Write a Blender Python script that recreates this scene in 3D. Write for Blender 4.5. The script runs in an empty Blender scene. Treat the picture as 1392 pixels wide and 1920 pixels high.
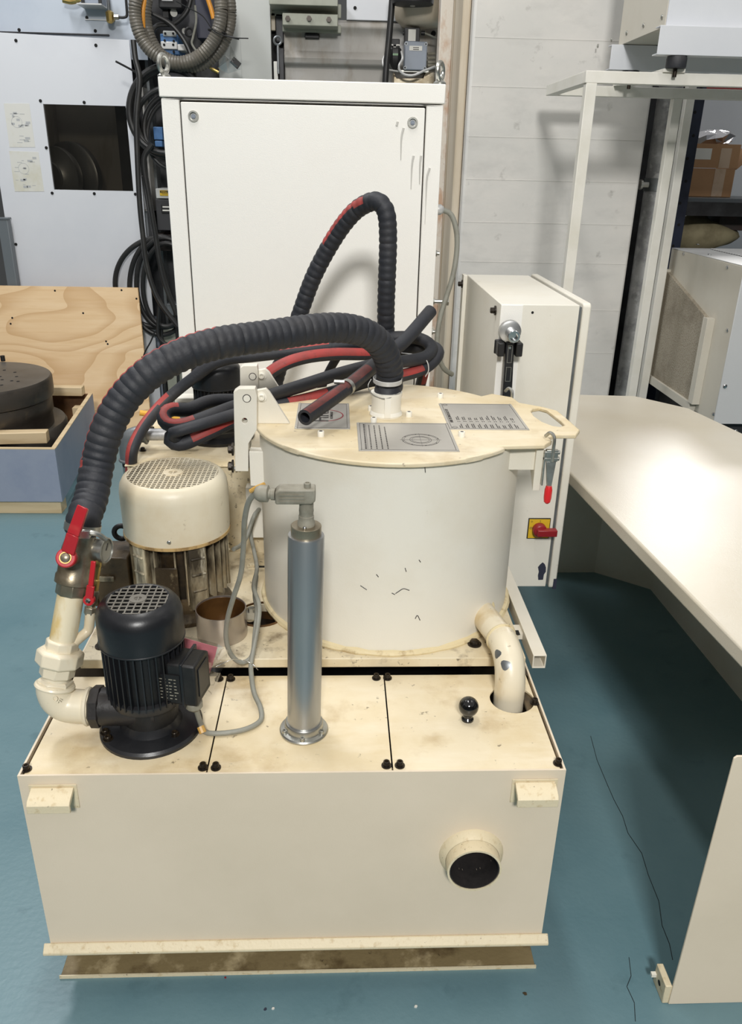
import bpy, bmesh, math, random
from mathutils.bvhtree import BVHTree
from mathutils import Vector as V, Matrix, Euler
random.seed(7)
PI = math.pi
SC = bpy.context.scene
COL = SC.collection

# ---------------------------------------------------------------- camera
F_PX, PITCH, ROLL, YAW = 1494.36, 0.4106, 0.0221, 0.0474
EYE = V((0.0726, -1.1477, 1.5855))
_f = V((math.sin(YAW) * math.cos(PITCH), math.cos(YAW) * math.cos(PITCH), -math.sin(PITCH)))
_r = V((math.cos(YAW), -math.sin(YAW), 0))
_u = _r.cross(_f)
RT = _r * math.cos(ROLL) + _u * math.sin(ROLL)
UP = -_r * math.sin(ROLL) + _u * math.cos(ROLL)
cam_d = bpy.data.cameras.new('camera')
cam_d.sensor_fit = 'VERTICAL'
cam_d.sensor_height = 36
cam_d.lens = F_PX / 1920 * 36
cam_d.clip_start = 0.05
cam = bpy.data.objects.new('camera', cam_d)
COL.objects.link(cam)
m = Matrix.Identity(4)
for i, a in enumerate((RT, UP, -_f)):
    for j in range(3):
        m[j][i] = a[j]
m.translation = EYE
cam.matrix_world = m
SC.camera = cam


def px(x, y, X=None, Y=None, Z=None):
    """world point seen at photo pixel (x, y) on the plane X=, Y= or Z="""
    d = _f + RT * ((x - 696) / F_PX) - UP * ((y - 960) / F_PX)
    i, v = (0, X) if X is not None else (1, Y) if Y is not None else (2, Z)
    return EYE + d * ((v - EYE[i]) / d[i])


# ---------------------------------------------------------------- light and exposure
SC.view_settings.view_transform = 'Standard'
SC.view_settings.look = 'None'
SC.view_settings.gamma = 1
SC.view_settings.use_curve_mapping = False
SC.view_settings.exposure = 0.0
world = bpy.data.worlds.new('hall_light')
SC.world = world
world.use_nodes = True
world.node_tree.nodes['Background'].inputs[0].default_value = (1.0, 0.985, 0.965, 1)
world.node_tree.nodes['Background'].inputs[1].default_value = 0.46


def area(name, loc, sx, sy, power, col=(1, 0.97, 0.92), aim=None):
    l = bpy.data.lights.new(name, 'AREA')
    l.shape = 'RECTANGLE'
    l.size, l.size_y, l.energy, l.color = sx, sy, power, col
    o = bpy.data.objects.new(name, l)
    COL.objects.link(o)
    o.location = loc
    if aim:
        o.rotation_euler = (V(aim) - V(loc)).to_track_quat('-Z', 'Y').to_euler()
    return o


area('ceiling_lamp', (0.15, -4.5, 4.3), 0.8, 0.7, 262, (1, 0.985, 0.955), aim=(0.1, 0.8, 0.8))
area('ceiling_lamp', (-0.15, 0.5, 4.5), 0.25, 1.4, 40, (1, 0.975, 0.93))
area('ceiling_lamp', (-1.8, 2.4, 4.5), 0.5, 1.6, 74, (0.97, 0.98, 1))
area('ceiling_lamp', (2.6, 0.9, 4.5), 0.5, 1.6, 12)
area('ceiling_lamp', (4.7, 8.8, 4.1), 1.0, 1.0, 230, (1, 0.98, 0.95))


# ---------------------------------------------------------------- materials
def C(r, g, b):
    return tuple((c / 255 / 12.92 if c / 255 < 0.04045 else ((c / 255 + 0.055) / 1.055) ** 2.4) for c in (r, g, b)) + (1,)


def mat(name, col, rough=0.5, metal=0.0, stains=(), bump=0.0, bscale=150, coat=0.0, spec=0.5, streaky=None):
    """stains: (colour, scale, lo, hi, amount[, (sx,sy,sz)]) noise layers mixed over the base colour"""
    mt = bpy.data.materials.new(name)
    mt.use_nodes = True
    nt = mt.node_tree
    N, L = nt.nodes, nt.links
    b = N['Principled BSDF']
    b.inputs['Roughness'].default_value = rough
    b.inputs['Metallic'].default_value = metal
    b.inputs['Specular IOR Level'].default_value = spec
    b.inputs['Coat Weight'].default_value = coat
    b.inputs['Base Color'].default_value = col
    if stains or bump:
        tc = N.new('ShaderNodeTexCoord')
    prev = None
    for k, s in enumerate(stains):
        c2, sc, lo, hi, amt = s[:5]
        mp = N.new('ShaderNodeMapping')
        mp.inputs['Scale'].default_value = s[5] if len(s) > 5 else (1, 1, 1)
        mp.inputs['Location'].default_value = (k * 3.7 + len(name) * 0.31, k * 1.3, k * 2.1)
        L.new(tc.outputs['Object'], mp.inputs['Vector'])
        n = N.new('ShaderNodeTexNoise')
        n.inputs['Scale'].default_value = sc
        n.inputs['Detail'].default_value = 6
        n.inputs['Roughness'].default_value = 0.6
        L.new(mp.outputs[0], n.inputs['Vector'])
        r = N.new('ShaderNodeMapRange')
        r.inputs['From Min'].default_value = lo
        r.inputs['From Max'].default_value = hi
        r.inputs['To Max'].default_value = amt
        L.new(n.outputs[0], r.inputs['Value'])
        mx = N.new('ShaderNodeMix')
        mx.data_type = 'RGBA'
        L.new(r.outputs[0], mx.inputs[0])
        if prev is None:
            mx.inputs[6].default_value = col
        else:
            L.new(prev, mx.inputs[6])
        mx.inputs[7].default_value = c2
        prev = mx.outputs[2]
    if prev is not None:
        L.new(prev, b.inputs['Base Color'])
    if bump:
        n = N.new('ShaderNodeTexNoise')
        n.inputs['Scale'].default_value = bscale
        n.inputs['Detail'].default_value = 3
        L.new(tc.outputs['Object'], n.inputs['Vector'])
        bp = N.new('ShaderNodeBump')
        bp.inputs['Strength'].default_value = bump
        bp.inputs['Distance'].default_value = 0.002
        L.new(n.outputs[0], bp.inputs['Height'])
        L.new(bp.outputs[0], b.inputs['Normal'])
    return mt


def glass(name, tint, alpha_mix=0.08, rough=0.03):
    mt = bpy.data.materials.new(name)
    mt.use_nodes = True
    nt = mt.node_tree
    N, L = nt.nodes, nt.links
    out = N['Material Output']
    N.remove(N['Principled BSDF'])
    t = N.new('ShaderNodeBsdfTransparent')
    t.inputs[0].default_value = tint
    g = N.new('ShaderNodeBsdfGlossy')
    g.inputs['Roughness'].default_value = rough
    mx = N.new('ShaderNodeMixShader')
    mx.inputs[0].default_value = alpha_mix
    L.new(t.outputs[0], mx.inputs[1])
    L.new(g.outputs[0], mx.inputs[2])
    L.new(mx.outputs[0], out.inputs[0])
    return mt


GR = C(110, 85, 50)
M = {}
M['cream'] = mat('cream_paint', C(232, 228, 216), 0.42, 0, [(C(214, 203, 180), 2.2, 0.45, 0.7, 0.55), (C(150, 135, 110), 38, 0.70, 0.78, 0.5)], 0.12, 260)
M['cab'] = mat('cabinet_paint', C(246, 244, 238), 0.48, 0, [(C(238, 234, 225), 1.6, 0.45, 0.75, 0.5)], 0.25, 420)
M['front'] = mat('tank_front_paint', C(228, 213, 190), 0.42, 0, [(C(210, 196, 172), 1.7, 0.42, 0.7, 0.6), (C(120, 110, 90), 55, 0.74, 0.8, 0.5)], 0.1, 300)
M['lid'] = mat('stained_lid_paint', C(230, 216, 186), 0.38, 0, [(C(210, 188, 142), 3.2, 0.42, 0.66, 0.85), (C(176, 146, 96), 8, 0.54, 0.72, 0.6), (C(70, 52, 34), 60, 0.66, 0.73, 0.7), (C(240, 230, 208), 5, 0.5, 0.7, 0.5, (1, 4, 1))], 0.1, 200)
M['plat'] = mat('grimy_platform_paint', C(224, 212, 184), 0.45, 0, [(C(196, 176, 136), 5, 0.42, 0.66, 0.8), (C(96, 74, 46), 16, 0.54, 0.72, 0.75), (C(48, 36, 24), 70, 0.62, 0.7, 0.8)], 0.15, 180)
M['filth'] = mat('filthy_channel', C(132, 116, 82), 0.55, 0, [(C(214, 196, 156), 9, 0.52, 0.66, 0.75, (1, 1, 3)), (C(74, 56, 32), 14, 0.50, 0.68, 0.8), (C(40, 24, 18), 30, 0.66, 0.72, 0.9)], 0.5, 90)
M['rim'] = mat('chipped_rim_paint', C(222, 208, 176), 0.5, 0, [(C(186, 160, 112), 60, 0.56, 0.7, 0.6), (C(70, 50, 30), 110, 0.66, 0.74, 0.8)], 0.3, 150)
M['motor'] = mat('oily_motor_paint', C(206, 196, 168), 0.42, 0, [(C(120, 98, 62), 6, 0.38, 0.6, 0.85, (1, 1, 0.6)), (C(34, 26, 18), 14, 0.46, 0.62, 0.95, (1, 1, 0.3)), (C(226, 218, 196), 26, 0.6, 0.7, 0.8, (1, 1, 0.2))], 0.2, 120)
M['filthm'] = mat('oil_caked_casting', C(96, 80, 56), 0.38, 0, [(C(40, 31, 20), 11, 0.42, 0.62, 0.9), (C(176, 160, 126), 22, 0.62, 0.74, 0.6)], 0.4, 90)
M['oilblack'] = mat('oil_black', C(30, 24, 18), 0.35, 0, [(C(80, 64, 42), 12, 0.5, 0.7, 0.7)], 0.3, 100)
M['grillegrey'] = mat('grille_grey', C(120, 116, 108), 0.45)
M['cover'] = mat('fan_cover_paint', C(224, 215, 192), 0.40, 0, [(C(204, 184, 146), 4, 0.44, 0.7, 0.8), (C(120, 92, 52), 30, 0.66, 0.74, 0.7)], 0.08, 200)
M['coverrim'] = mat('rusty_cover_rim', C(190, 160, 108), 0.5, 0, [(C(92, 62, 28), 22, 0.45, 0.62, 0.9)], 0.3, 120)
M['pipe'] = mat('ivory_pipe_paint', C(230, 219, 194), 0.33, 0, [(C(196, 166, 108), 9, 0.52, 0.7, 0.7, (1, 1, 0.35)), (C(110, 84, 50), 50, 0.68, 0.76, 0.7)], 0.1, 150)
M['stainpipe'] = mat('rust_stained_pipe_paint', C(232, 220, 190), 0.3, 0, [(C(212, 182, 112), 16, 0.5, 0.62, 0.8, (1, 1, 0.3)), (C(164, 120, 58), 34, 0.62, 0.72, 0.7, (1, 1, 0.3))], 0.12, 150)
M['black'] = mat('black_paint', C(26, 27, 30), 0.34, 0, [(C(52, 52, 54), 6, 0.5, 0.75, 0.6)], 0.06, 300)
M['blackm'] = mat('matt_black_plastic', C(22, 22, 23), 0.5, 0, [(C(48, 46, 44), 14, 0.5, 0.7, 0.5)], 0.1, 200)
M['blacksoft'] = mat('dusty_black_iron', C(46, 43, 42), 0.45, 0, [(C(24, 22, 22), 9, 0.45, 0.65, 0.8)], 0.25, 120)
M['ball'] = mat('glossy_black_bakelite', C(12, 12, 13), 0.08, 0, coat=0.6)
M['hole'] = mat('dark_cavity', C(10, 9, 8), 0.8)
M['inner_shade'] = mat('sooty_pipe_bore', C(44, 40, 39), 0.75, 0, [(C(20, 18, 18), 20, 0.4, 0.6, 0.8)], 0.3, 90)  # dark grey puts the shade inside pipe bore and tank into the colour
M['rubber'] = mat('black_rubber', C(40, 42, 48), 0.6, 0, [(C(64, 62, 62), 9, 0.48, 0.7, 0.6), (C(30, 31, 36), 4, 0.5, 0.7, 0.7)], 0.3, 160)
M['redstripe'] = mat('faded_red_stripe', C(164, 62, 58), 0.6, 0, [(C(120, 62, 56), 18, 0.45, 0.65, 0.7), (C(70, 52, 50), 40, 0.6, 0.7, 0.7)], 0.2, 160)
M['dullred'] = mat('dull_red_stripe', C(122, 58, 54), 0.6, 0, [(C(64, 52, 50), 16, 0.42, 0.62, 0.8)], 0.2, 160)
M['red'] = mat('red_lacquer', C(186, 38, 46), 0.3, 0, [(C(214, 96, 84), 14, 0.55, 0.72, 0.5)], 0.05, 100)
M['darkred'] = mat('worn_red_plastic', C(142, 30, 38), 0.35, 0, [(C(96, 26, 28), 20, 0.5, 0.7, 0.6)])
M['brightred'] = mat('red_grip', C(210, 36, 40), 0.35)
M['steel'] = mat('brushed_steel', C(176, 178, 180), 0.36, 0.85, [(C(110, 114, 118), 5, 0.45, 0.7, 0.6, (1, 1, 0.15)), (C(200, 196, 188), 8, 0.5, 0.7, 0.5, (1, 1, 0.2))], 0.05, 200)
M['chrome'] = mat('bright_steel', C(205, 206, 206), 0.2, 1.0)
M['zinc'] = mat('zinc_plated', C(184, 184, 178), 0.34, 0.9, [(C(120, 116, 104), 20, 0.5, 0.7, 0.6)])
M['nickel'] = mat('dirty_nickel', C(168, 158, 138), 0.34, 0.75, [(C(104, 88, 60), 8, 0.45, 0.68, 0.8), (C(206, 200, 184), 14, 0.55, 0.7, 0.5)], 0.12, 150)
M['brass'] = mat('brass', C(196, 170, 104), 0.3, 0.9, [(C(130, 104, 56), 16, 0.48, 0.7, 0.7)])
M['gal'] = mat('galvanised', C(178, 178, 178), 0.45, 0.35, [(C(140, 140, 142), 14, 0.45, 0.6, 0.8), (C(204, 204, 204), 30, 0.55, 0.66, 0.6)], 0.08, 90)
M['gal2'] = mat('grey_galvanised_fitting', C(128, 132, 134), 0.4, 0.6, [(C(96, 98, 98), 12, 0.45, 0.65, 0.7)], 0.1, 120)
M['bolt'] = mat('oiled_black_bolt', C(44, 38, 32), 0.35, 0.5, [(C(90, 74, 52), 60, 0.5, 0.7, 0.6)])
M['boltw'] = mat('painted_bolt', C(218, 204, 172), 0.4, 0, [(C(120, 96, 60), 60, 0.55, 0.68, 0.7)])
M['whitebolt'] = mat('white_painted_bolt', C(238, 234, 222), 0.4)
M['greyconn'] = mat('grey_connector_plastic', C(150, 146, 132), 0.5, 0, [(C(112, 106, 90), 18, 0.45, 0.66, 0.7)], 0.1, 160)
M['cable'] = mat('grey_cable', C(142, 142, 132), 0.5, 0, [(C(116, 112, 98), 20, 0.5, 0.7, 0.6)])
M['alu'] = mat('engraved_plate', C(186, 182, 174), 0.35, 0.25, [(C(158, 155, 148), 4, 0.45, 0.7, 0.6)])
M['ink'] = mat('plate_ink', C(60, 56, 54), 0.5)
M['redink'] = mat('plate_red_ink', C(150, 62, 70), 0.5)
M['yellow'] = mat('yellow_plate', C(218, 180, 44), 0.45)
M['yellowgrip'] = mat('yellow_grip', C(226, 172, 60), 0.5, 0, [(C(190, 140, 50), 20, 0.5, 0.7, 0.6)])
M['table'] = mat('orange_peel_table_paint', C(214, 206, 189), 0.29, 0, [(C(204, 193, 170), 2.0, 0.45, 0.7, 0.6)], 0.22, 330, spec=0.6)
M['tableedge'] = M['table']
M['concrete'] = mat('board_marked_concrete', C(212, 210, 205), 0.8, 0, [(C(226, 222, 216), 2.2, 0.45, 0.65, 0.6, (1, 1, 1.8)), (C(186, 184, 180), 5, 0.52, 0.74, 0.5, (0.8, 1, 1.8)), (C(128, 124, 118), 12, 0.64, 0.76, 0.5)], 0.35, 60)
M['beige'] = mat('old_beige_gloss', C(206, 194, 174), 0.45, 0, [(C(176, 158, 130), 6, 0.45, 0.68, 0.6, (1, 1, 0.2))])
M['rust'] = mat('peeling_rusty_paint', C(212, 204, 192), 0.6, 0, [(C(178, 132, 94), 9, 0.52, 0.64, 0.7, (1, 1, 0.5)), (C(140, 92, 60), 24, 0.64, 0.72, 0.6)], 0.4, 80)
M['runs'] = mat('dried_paint_run', C(206, 204, 198), 0.5)
M['white'] = mat('white_sheet_metal', C(214, 216, 220), 0.45, 0, [(C(198, 201, 208), 1.2, 0.45, 0.7, 0.6)], 0.1, 300)
M['bluewhite'] = mat('pale_blue_grey_sheet', C(186, 194, 204), 0.45, 0, [(C(166, 176, 190), 2, 0.45, 0.7, 0.6)], 0.1, 200)
M['greyp'] = mat('pale_grey_panel', C(188, 190, 186), 0.5, 0, [(C(172, 174, 168), 3, 0.45, 0.7, 0.5)])
M['greenish'] = mat('grey_green_paint', C(158, 160, 146), 0.5, 0, [(C(120, 120, 104), 5, 0.48, 0.7, 0.6)])
M['cast'] = mat('oily_cast_metal', C(166, 162, 156), 0.55, 0.08, [(C(118, 104, 78), 5, 0.48, 0.7, 0.6, (2, 1, 0.5)), (C(180, 180, 180), 4, 0.5, 0.7, 0.6), (C(96, 76, 44), 20, 0.66, 0.76, 0.5, (1, 1, 0.15))], 0.15, 60)
M['dark'] = mat('dark_grey_steel', C(58, 58, 60), 0.5, 0.2, [(C(34, 33, 33), 8, 0.45, 0.65, 0.8)], 0.1, 90)
M['post'] = mat('grey_post_paint', C(104, 110, 114), 0.4)
M['conduit'] = mat('grey_corrugated_conduit', C(98, 94, 86), 0.42, 0, [(C(124, 116, 102), 6, 0.45, 0.7, 0.6)])
M['blackcable'] = mat('black_cable_sheath', C(34, 34, 34), 0.42, 0, [(C(62, 60, 56), 8, 0.5, 0.7, 0.5)])
M['orange'] = mat('orange_cable', C(226, 154, 58), 0.4)
M['blue'] = mat('blue_valve', C(70, 112, 160), 0.45, 0, [(C(50, 84, 124), 20, 0.5, 0.7, 0.6)])
M['palegrey'] = mat('pale_metal_block', C(206, 206, 204), 0.4, 0.3)
M['navyblock'] = mat('slate_block', C(52, 54, 70), 0.5)
M['bluegrey'] = mat('blue_grey_box', C(140, 148, 160), 0.45, 0, [(C(124, 132, 146), 6, 0.45, 0.7, 0.5)])
M['label'] = mat('paper_label', C(222, 220, 212), 0.6)
M['sheet'] = mat('yellowed_paper', C(214, 213, 206), 0.6, 0, [(C(198, 194, 170), 5, 0.52, 0.7, 0.7)])
M['pencil'] = mat('faded_print', C(176, 178, 178), 0.6)
M['lcd'] = mat('green_display', C(88, 132, 84), 0.3)
M['ply'] = mat('plywood', C(222, 190, 146), 0.6, 0, [(C(196, 156, 106), 2.6, 0.46, 0.56, 0.8, (1, 1, 2.5)), (C(182, 142, 94), 4.2, 0.55, 0.60, 0.8, (1, 1, 2.2)), (C(232, 204, 164), 7, 0.5, 0.7, 0.5, (0.5, 1, 4)), (C(120, 82, 50), 24, 0.76, 0.8, 0.8)], 0.1, 120)
def ply_material():
    mt = mat('plywood_veneer', C(224, 193, 150), 0.6, 0, [(C(234, 208, 170), 5, 0.45, 0.7, 0.6, (0.5, 1, 3)), (C(206, 168, 118), 9, 0.5, 0.7, 0.4, (0.3, 1, 5)), (C(120, 82, 50), 26, 0.78, 0.82, 0.8)], 0.1, 120)
    nt = mt.node_tree
    N, L = nt.nodes, nt.links
    tc = N.new('ShaderNodeTexCoord')
    mp = N.new('ShaderNodeMapping')
    mp.inputs['Scale'].default_value = (0.55, 1, 1.5)
    L.new(tc.outputs['Object'], mp.inputs['Vector'])
    n1 = N.new('ShaderNodeTexNoise')
    n1.inputs['Scale'].default_value = 1.5
    n1.inputs['Detail'].default_value = 1.5
    L.new(mp.outputs[0], n1.inputs['Vector'])
    mu = N.new('ShaderNodeMath')
    mu.operation = 'MULTIPLY'
    mu.inputs[1].default_value = 16
    L.new(n1.outputs[0], mu.inputs[0])
    fr = N.new('ShaderNodeMath')
    fr.operation = 'FRACT'
    L.new(mu.outputs[0], fr.inputs[0])
    rp = N.new('ShaderNodeMapRange')
    rp.inputs['From Min'].default_value = 0.55
    rp.inputs['From Max'].default_value = 0.98
    rp.inputs['To Max'].default_value = 0.55
    L.new(fr.outputs[0], rp.inputs['Value'])
    b = N['Principled BSDF']
    src = b.inputs['Base Color'].links[0].from_socket
    mx = N.new('ShaderNodeMix')
    mx.data_type = 'RGBA'
    L.new(rp.outputs[0], mx.inputs[0])
    L.new(src, mx.inputs[6])
    mx.inputs[7].default_value = C(188, 146, 96)
    L.new(mx.outputs[2], b.inputs['Base Color'])
    return mt


M['ply'] = ply_material()
M['plyedge'] = mat('plywood_edge', C(206, 172, 126), 0.65, 0, [(C(150, 116, 76), 4, 0.45, 0.6, 0.6, (1, 1, 30))])
M['crate'] = mat('blue_grey_crate_paint', C(148, 156, 174), 0.55, 0, [(C(122, 134, 160), 4, 0.45, 0.68, 0.6), (C(88, 98, 122), 26, 0.70, 0.78, 0.6)], 0.15, 120)
M['timber'] = mat('pale_timber', C(220, 198, 160), 0.6, 0, [(C(186, 158, 114), 6, 0.45, 0.65, 0.6, (0.3, 3, 3))], 0.15, 90)
M['cratein'] = mat('dark_crate_board', C(112, 78, 46), 0.65, 0, [(C(70, 46, 28), 8, 0.45, 0.65, 0.7)])
M['castdark'] = mat('dark_greased_iron', C(74, 68, 62), 0.42, 0.4, [(C(48, 44, 40), 5, 0.45, 0.65, 0.8, (1, 1, 2)), (C(100, 88, 70), 12, 0.58, 0.7, 0.5)], 0.12, 90)
M['castgrey'] = mat('grey_machined_iron', C(104, 100, 94), 0.4, 0.4, [(C(80, 74, 66), 4, 0.45, 0.66, 0.7)], 0.08, 90)
M['navy'] = mat('navy_rack_paint', C(38, 44, 62), 0.4, 0, [(C(24, 28, 42), 8, 0.45, 0.65, 0.7)], 0.1, 120)
M['card'] = mat('cardboard', C(178, 138, 100), 0.75, 0, [(C(160, 120, 84), 6, 0.45, 0.7, 0.6)])
M['tape'] = mat('packing_tape', C(206, 182, 158), 0.25, 0, [(C(186, 156, 128), 14, 0.45, 0.65, 0.7)])
M['foil'] = mat('crumpled_foil', C(196, 196, 200), 0.18, 1.0, bump=0.6, bscale=40)
M['sack'] = mat('khaki_sack', C(150, 140, 110), 0.8, 0, [(C(110, 100, 74), 8, 0.45, 0.65, 0.7)], 0.3, 60)
M['brownbox'] = mat('dark_brown_box', C(58, 50, 46), 0.6, 0, [(C(82, 50, 46), 10, 0.5, 0.7, 0.6)])
M['filter'] = mat('dusty_filter_mesh', C(176, 168, 152), 0.7, 0.1, [(C(128, 114, 92), 160, 0.45, 0.6, 0.7), (C(110, 100, 84), 5, 0.5, 0.7, 0.6)], 0.8, 240)
M['chiller'] = mat('warm_grey_unit_paint', C(204, 199, 186), 0.45, 0, [(C(190, 182, 166), 3, 0.45, 0.7, 0.5)], 0.1, 300)
M['chillerfront'] = mat('light_grey_unit_paint', C(204, 205, 205), 0.45, 0, [(C(192, 193, 192), 2, 0.45, 0.7, 0.5)], 0.1, 300)
M['framew'] = mat('off_white_tube_paint', C(230, 227, 218), 0.42, 0, [(C(206, 202, 186), 5, 0.45, 0.7, 0.6)])
M['pink'] = mat('pink_paper', C(232, 142, 152), 0.6)
M['amber'] = mat('amber_sleeve', C(204, 160, 84), 0.4)
M['mud'] = mat('oil_stained_cup', C(186, 178, 170), 0.3, 0.8, [(C(150, 120, 140), 5, 0.5, 0.7, 0.4), (C(120, 96, 60), 9, 0.56, 0.72, 0.6)])
M['mudin'] = mat('oil_brown_inside', C(96, 66, 34), 0.35, 0.2, [(C(58, 38, 20), 10, 0.45, 0.65, 0.7)])
M['weld'] = mat('painted_weld_bead', C(222, 206, 166), 0.5, 0, [(C(150, 118, 66), 26, 0.55, 0.7, 0.7)], 0.6, 80)
M['wallfar'] = mat('far_wall_paint', C(112, 112, 112), 0.8, 0, [(C(98, 98, 98), 1, 0.45, 0.7, 0.5)])
M['film'] = glass('clear_sleeve', (0.93, 0.93, 0.93, 1), 0.28, 0.08)
M['window'] = glass('smoked_window', (0.62, 0.60, 0.56, 1), 0.10, 0.05)


def floor_material():
    mt = mat('teal_epoxy_floor', C(106, 136, 144), 0.4, 0, [(C(84, 118, 128), 1.5, 0.42, 0.66, 0.7), (C(118, 146, 152), 0.7, 0.5, 0.7, 0.5), (C(72, 100, 108), 7, 0.62, 0.74, 0.5), (C(150, 172, 178), 70, 0.73, 0.78, 0.5), (C(46, 66, 72), 90, 0.74, 0.78, 0.6)], 0.35, 70)
    return mt


M['floor'] = floor_material()


# ---------------------------------------------------------------- mesh builder
class MB:
    def __init__(self, T=None):
        self.bm = bmesh.new()
        self.T = T
        self.mi = 0

    def _v(self, p):
        p = V(p)
        return self.bm.verts.new(self.T @ p if self.T else p)

    def _f(self, vs):
        try:
            f = self.bm.faces.new(vs)
            f.material_index = self.mi
            return f
        except ValueError:
            return None

    def box(self, x0, x1, y0, y1, z0, z1):
        v = [self._v((x, y, z)) for x in (x0, x1) for y in (y0, y1) for z in (z0, z1)]
        for q in ((0, 1, 3, 2), (4, 6, 7, 5), (0, 4, 5, 1), (2, 3, 7, 6), (0, 2, 6, 4), (1, 5, 7, 3)):
            self._f([v[i] for i in q])
        return self

    def hexa(self, b, t):
        """two quads of 4 points joined"""
        vb = [self._v(p) for p in b]
        vt = [self._v(p) for p in t]
        self._f(vb[::-1])
        self._f(vt)
        n = len(b)
        for i in range(n):
            j = (i + 1) % n
            self._f([vb[i], vb[j], vt[j], vt[i]])
        return self

    def rings(self, rings, cap0=True, cap1=True, closed=False):
        vs = [[self._v(p) for p in r] for r in rings]
        n = len(vs[0])
        m_ = len(vs)
        for i in range(m_ if closed else m_ - 1):
            a, b = vs[i], vs[(i + 1) % m_]
            for k in range(n):
                l = (k + 1) % n
                self._f([a[k], a[l], b[l], b[k]])
        if not closed:
            if cap0:
                self._f(vs[0][::-1])
            if cap1:
                self._f(vs[-1])
        return self

    def lathe(self, prof, c=(0, 0, 0), axis=(0, 0, 1), n=32, closed=False, cap0=True, cap1=True, rot=0):
        c, ax = V(c), V(axis).normalized()
        ref = V((1, 0, 0)) if abs(ax.x) < 0.9 else V((0, 1, 0))
        u = (ref - ax * ref.dot(ax)).normalized()
        w = ax.cross(u)
        R = []
        for r, h in prof:
            r = max(r, 1e-5)
            R.append([c + ax * h + u * (r * math.cos(2 * PI * k / n + rot)) + w * (r * math.sin(2 * PI * k / n + rot)) for k in range(n)])
        return self.rings(R, cap0, cap1, closed)

    def cyl(self, p0, p1, r0, r1=None, n=24, rot=0):
        p0, p1 = V(p0), V(p1)
        return self.lathe([(r0, 0), (r0 if r1 is None else r1, (p1 - p0).length)], p0, p1 - p0, n, rot=rot)

    def pipe(self, p0, p1, r, t, n=28):
        p0, p1 = V(p0), V(p1)
        L = (p1 - p0).length
        return self.lathe([(r, 0), (r, L), (r - t, L), (r - t, 0)], p0, p1 - p0, n, closed=True)

    def sphere(self, c, r, n=20, squash=1.0):
        return self.lathe([(r * math.sin(PI * k / 12), -r * squash * math.cos(PI * k / 12)) for k in range(13)], c, (0, 0, 1), n)

    def torus(self, c, R, r, axis=(0, 0, 1), n=40, k=10, a0=0, a1=2 * PI):
        c, ax = V(c), V(axis).normalized()
        ref = V((1, 0, 0)) if abs(ax.x) < 0.9 else V((0, 1, 0))
        u = (ref - ax * ref.dot(ax)).normalized()
        w = ax.cross(u)
        full = abs(a1 - a0 - 2 * PI) < 1e-6
        rs = []
        for i in range(n if full else n + 1):
            a = a0 + (a1 - a0) * i / n
            d = u * math.cos(a) + w * math.sin(a)
            rs.append([c + d * (R + r * math.cos(2 * PI * j / k)) + ax * (r * math.sin(2 * PI * j / k)) for j in range(k)])
        return self.rings(rs, closed=full)

    def plate(self, outer, holes, f, a0, a1):
        """polygon with holes extruded between a0 and a1; f(u, v, a) gives the point"""
        loops = [outer] + list(holes)
        bm2 = bmesh.new()
        edges = []
        for lp in loops:
            vs = [bm2.verts.new((p[0], p[1], 0)) for p in lp]
            for i in range(len(vs)):
                edges.append(bm2.edges.new((vs[i], vs[(i + 1) % len(vs)])))
        if holes:
            bmesh.ops.triangle_fill(bm2, use_beauty=True, use_dissolve=False, edges=edges)
            tris = [[(v.co.x, v.co.y) for v in fc.verts] for fc in bm2.faces]
        else:
            tris = [list(outer)]
        bm2.free()
        cache = {}

        def vt(p, a):
            k = (round(p[0], 6), round(p[1], 6), a)
            if k not in cache:
                cache[k] = self._v(f(p[0], p[1], a))
            return cache[k]
        for t in tris:
            self._f([vt(p, a1) for p in t])
            self._f([vt(p, a0) for p in reversed(t)])
        for lp in loops:
            n = len(lp)
            for i in range(n):
                p, q = lp[i], lp[(i + 1) % n]
                self._f([vt(p, a0), vt(q, a0), vt(q, a1), vt(p, a1)])
        bmesh.ops.recalc_face_normals(self.bm, faces=self.bm.faces[:])
        return self

    def tube(self, pts, r, n=12, step=None, smooth=True, rf=None, caps=True, hollow=0.0, stripes=(), sub=10):
        """stripes: (direction, half-width cos, s0, s1, material index) painted bands along the tube"""
        P = spline(pts, sub) if smooth else [V(p) for p in pts]
        if step:
            P = resample(P, step)
        T = []
        for i in range(len(P)):
            a, b = P[max(i - 1, 0)], P[min(i + 1, len(P) - 1)]
            T.append((b - a).normalized())
        u = T[0].orthogonal().normalized()
        rs, s, S = [], 0.0, []
        for i, p in enumerate(P):
            u = (u - T[i] * u.dot(T[i])).normalized()
            w = T[i].cross(u)
            if i:
                s += (p - P[i - 1]).length
            S.append(s)
            rr = rf(s) if rf else r
            rs.append([p + (u * math.cos(2 * PI * k / n) + w * math.sin(2 * PI * k / n)) * rr for k in range(n)])
        if hollow:
            d = 0.05
            back = [[P[-1] + (q - P[-1]) * hollow for q in rs[-1]], [P[-1] - T[-1] * d + (q - P[-1]) * hollow for q in rs[-1]]]
            fr = [[P[0] + T[0] * d + (q - P[0]) * hollow for q in rs[0]], [P[0] + (q - P[0]) * hollow for q in rs[0]]]
            base = len(self.bm.faces)
            self.rings(fr + rs + back)
            off = 2
        else:
            base = len(self.bm.faces)
            self.rings(rs, caps, caps)
            off = 0
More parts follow.
